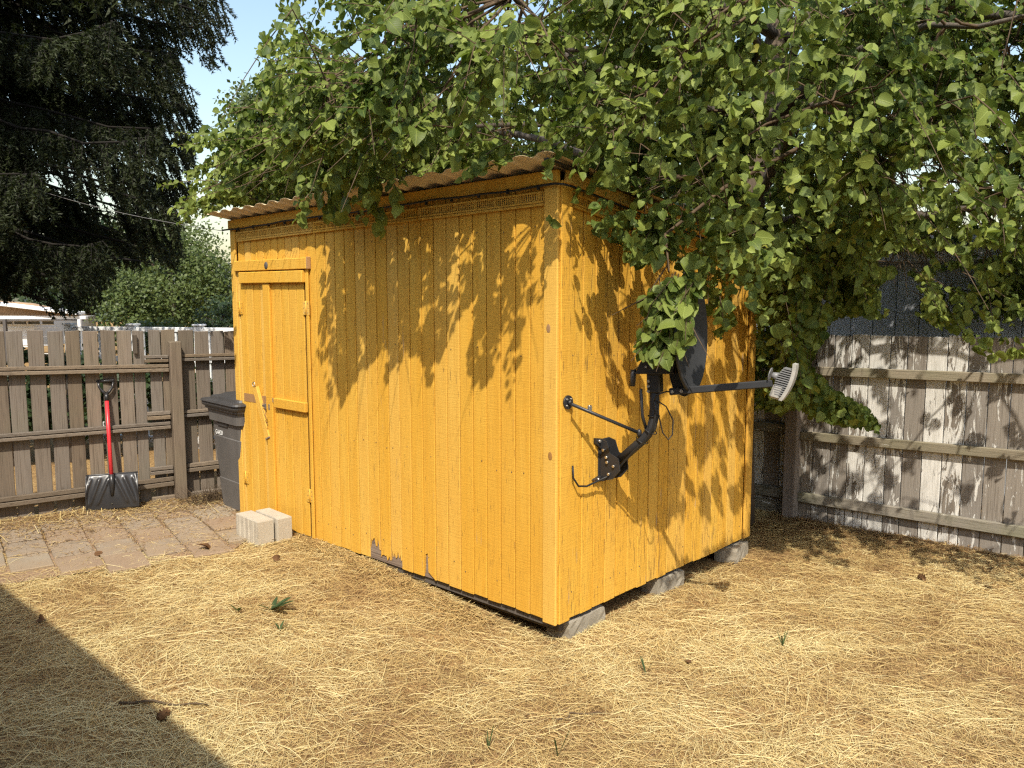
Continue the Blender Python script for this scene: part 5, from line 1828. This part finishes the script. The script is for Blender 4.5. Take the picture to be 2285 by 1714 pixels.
def reg_joint(n):
    a = -1.25 + rng.integers(0, 13, n) * .245 + rng.normal(0, .016, n); b = rng.uniform(.02, 1.6, n)
    sw = rng.random(n) < .45
    row = rng.integers(0, 13, n)
    a = np.where(sw, -1.25 + (row + rng.random(n)) * .245, a)
    b = np.where(sw, .02 + np.where(row % 2 == 0, .16, 0) + rng.integers(0, 5, n) * .325 + rng.normal(0, .016, n), b)
    p = FP[:2] + np.outer(a, FU[:2]) + np.outer(b, FN[:2])
    k = in_patio(p[:, 0], p[:, 1])
    return p[k, 0], p[k, 1]


def reg_foot(n):
    x = rng.uniform(-2.35, -.4, n); y = -np.abs(rng.normal(0, .09, n)) - .01
    return x, y


def reg_rfence(n):
    x = rng.uniform(-.3, 2.3, n); y = 3.1 + .04 * x - np.abs(rng.normal(0, .25, n)) - .02
    k = ~((x < .03) & (y < D_ + .02))
    return x[k], y[k]


parts = [crumbs(9000, reg_patio, .010, .045, .24), crumbs(2600, reg_joint, .008, .03, .20), crumbs(3500, reg_foot, .02, .08, .50, .02), crumbs(9000, reg_rfence, .015, .07, .14, .02), crumbs(1100, reg_patio, .05, .14, .7)]
VV = []; QQ = []; AA = []; o_ = 0
for v_, q_, a_ in parts:
    VV.append(v_); QQ.append(q_ + o_); AA.append(a_); o_ += len(v_)
cr_ = big('plant_litter', np.concatenate(VV), quad=np.concatenate(QQ), mat=M['straw'], attrs={'rnd': np.concatenate(AA)}, kind='stuff')
props(cr_, 'brown plant litter drifted over the pavers and along the fences', 'litter')

# ---- small things lying about
def gpt(px_, py_, z=0.02):
    d = pray(px_ * DS, py_ * DS)
    for _ in range(4):
        t = (z - CAM[2]) / d[2]; p = CAM + d * t; z = float(gz(p[0], p[1]))
    return np.array([p[0], p[1], z])


def weed(px_, py_, n, L, label, upright=.3, wide=.3):
    p = gpt(px_, py_)
    t = empty('weed', p, label, 'weed', 'green weeds in the dry grass')
    r = np.random.default_rng(int(px_))
    for k in range(n):
        a = r.uniform(0, 6.28); l = L * r.uniform(.6, 1.2)
        d = np.array([math.cos(a), math.sin(a), 0])
        ts = np.linspace(0, 1, 6)
        wv = np.array([-d[1], d[0], 0])
        C_ = [p + Z3 * .01 + d * (l * s_ * (1 - upright * .5)) + Z3 * (l * upright * s_ - .15 * l * s_ * s_ * (1 - upright) + .02 * s_) for s_ in ts]
        hw = [wide * l * .5 * math.sin(math.pi * min(1, .12 + .88 * s_)) * .5 + .0012 for s_ in ts]
        V = []; 
        for c_, h_ in zip(C_, hw): V += [c_ - wv * h_ + Z3 * h_ * .3, c_, c_ + wv * h_ + Z3 * h_ * .3]
        fs = []
        for i_ in range(5):
            b_ = i_ * 3; fs += [(b_, b_ + 1, b_ + 4, b_ + 3), (b_ + 1, b_ + 2, b_ + 5, b_ + 4)]
        o = big('leaf', np.array(V), quad=np.array(fs), mat=M['weed'], parent=t, attrs={'rnd': np.full(len(V), r.uniform(.05, .9))}, smooth_=True)


weed(588, 1322, 9, .13, 'broad green weed growing in the grass left of the shed corner', .35, .45)
weed(515, 1325, 4, .07, 'small dark weed beside the broad weed in the left lawn', .4, .4)
weed(1205, 1640, 5, .10, 'upright green grass tuft at the bottom centre of the lawn', 1.0, .07)
weed(1055, 1622, 3, .07, 'single green sprout left of the bottom grass tuft', 1.0, .12)
weed(1395, 1460, 4, .06, 'grey green sprig in the lawn below the shed corner', .8, .15)
weed(1690, 1400, 7, .06, 'faint green tuft in the dry lawn on the right', .8, .08)
weed(605, 1365, 3, .06, 'low pale seedling just below the broad weed', .3, .35)


def cone(px_, py_, label, L=.055):
    p = gpt(px_, py_) + Z3 * .022
    t = empty('pine_cone', p - Z3 * .02, label, 'cone', 'cones on the grass')
    a = rng.uniform(0, 6.28); ax = np.array([math.cos(a), math.sin(a), .1]); sd2 = np.array([-ax[1], ax[0], 0]); up2 = np.cross(ax, sd2)
    mb = MB(); mb.tube([p - ax * L / 2, p - ax * L * .2, p + ax * L * .2, p + ax * L / 2], [.010, .018, .016, .005], 8); obj('core', mb, M['deadleaf'], t)
    mb = MB()
    for k in range(34):
        f = (k + .5) / 34; th_ = k * 2.4; r_ = .019 * math.sin(math.pi * (.15 + .8 * f)) ** .7
        o = p + ax * (L * (f - .5)); rd = math.cos(th_) * sd2 + math.sin(th_) * up2; tg_ = np.cross(ax, rd)
        mb.add([o + rd * r_ * .6 - tg_ * .006, o + rd * r_ * .6 + tg_ * .006, o + rd * (r_ + .006) + ax * .008 + tg_ * .004, o + rd * (r_ + .006) + ax * .008 - tg_ * .004], [(0, 1, 2, 3)])
    obj('scales', mb, M['deadleaf'], t, kind='stuff')


cone(352, 1556, 'brown cone lying at the edge of the shade on the left lawn')
cone(1215, 1235, 'dark cone in the grass to the left of nothing', .04) if False else None
cone(1990, 1255, 'cone on the grass near the peeling fence', .045)


def stick(a, b, r_, label, bow=.01):
    A_s = gpt(*a) + Z3 * .016; B_s = gpt(*b) + Z3 * .016
    ts = np.linspace(0, 1, 7)[:, None]
    P = A_s * (1 - ts) + B_s * ts + rng.normal(0, bow, (7, 3)) * np.array([1, 1, .3])
    mb = MB(); mb.tube(P, np.linspace(r_, r_ * .5, 7), 6); obj('stick', mb, M['twig'], origin=A_s, label=label, cat='stick', group='sticks on the lawn')


stick((262, 1525), (445, 1530), .006, 'long thin grey stick crossing the edge of the shade')
stick((1200, 1560), (1305, 1545), .004, 'short brown stick in the lawn below the shed corner')


def dead_leaf(px_, py_, label, s_=.05, stand=.3):
    p = gpt(px_, py_) + Z3 * .02
    P, Qk, Tk, Uk = LT[int(px_) % 16]
    a = rng.uniform(0, 6.28)
    d = nrm(np.array([[math.cos(a), math.sin(a), stand]])); n = nrm(rng.normal(0, .4, (1, 3)) + np.array([[.2, -.4, .8]]))
    Fm = leaf_frames(d, n)[0]
    V = p + s_ * (P @ Fm.T)
    mb = MB(); mb.add(V, [tuple(f) for f in Qk] + [tuple(f) for f in Tk], True)
    obj('dead_leaf', mb, M['deadleaf'], origin=p, label=label, cat='leaf', group='dead leaves on the ground')


dead_leaf(452, 1192, 'curled brown leaf standing at the edge of the patio', .075, 1.2)
dead_leaf(208, 1147 + 60, 'brown leaf lying on the pavers below the shovel', .05)
dead_leaf(604, 1213, 'dark crumpled leaf on the grass below the concrete blocks', .05)
dead_leaf(1490, 1440, 'dark curled leaf in the middle of the right lawn', .04, .3)
dead_leaf(1940, 1180, 'grey brown leaf near the foot of the peeling fence', .06)
dead_leaf(85, 1345, 'brown leaf on the left lawn just outside the shade', .045)

# dry tangle of stems in front of the bin
p0 = gpt(462, 1085)
br = np.array([p0[0], p0[1], p0[2]])
n = 620
ang = rng.uniform(0, 6.28, n); rad = rng.uniform(0, .17, n)
b0 = br + np.stack([np.cos(ang) * rad * .6, np.sin(ang) * rad * 1.2, rng.uniform(.0, .02, n)], -1)
e0 = b0 + nrm(rng.normal(size=(n, 3)) * np.array([1, 1, .35]) + np.array([0, 0, .25])) * rng.uniform(.08, .2, (n, 1))
m_ = (b0 + e0) / 2 + rng.normal(0, .02, (n, 3)); e0[:, 2] = np.maximum(e0[:, 2], br[2] + .02)
Vb, qb = tubes_np(np.stack([b0, m_, e0], 1), np.tile(np.array([.0018, .0016, .001]), (n, 1)))
bt = big('dry_brush', Vb, quad=qb, mat=M['twig'], kind='stuff')
props(bt, 'low dark tangle of dry stems in front of the grey bin', 'brush')
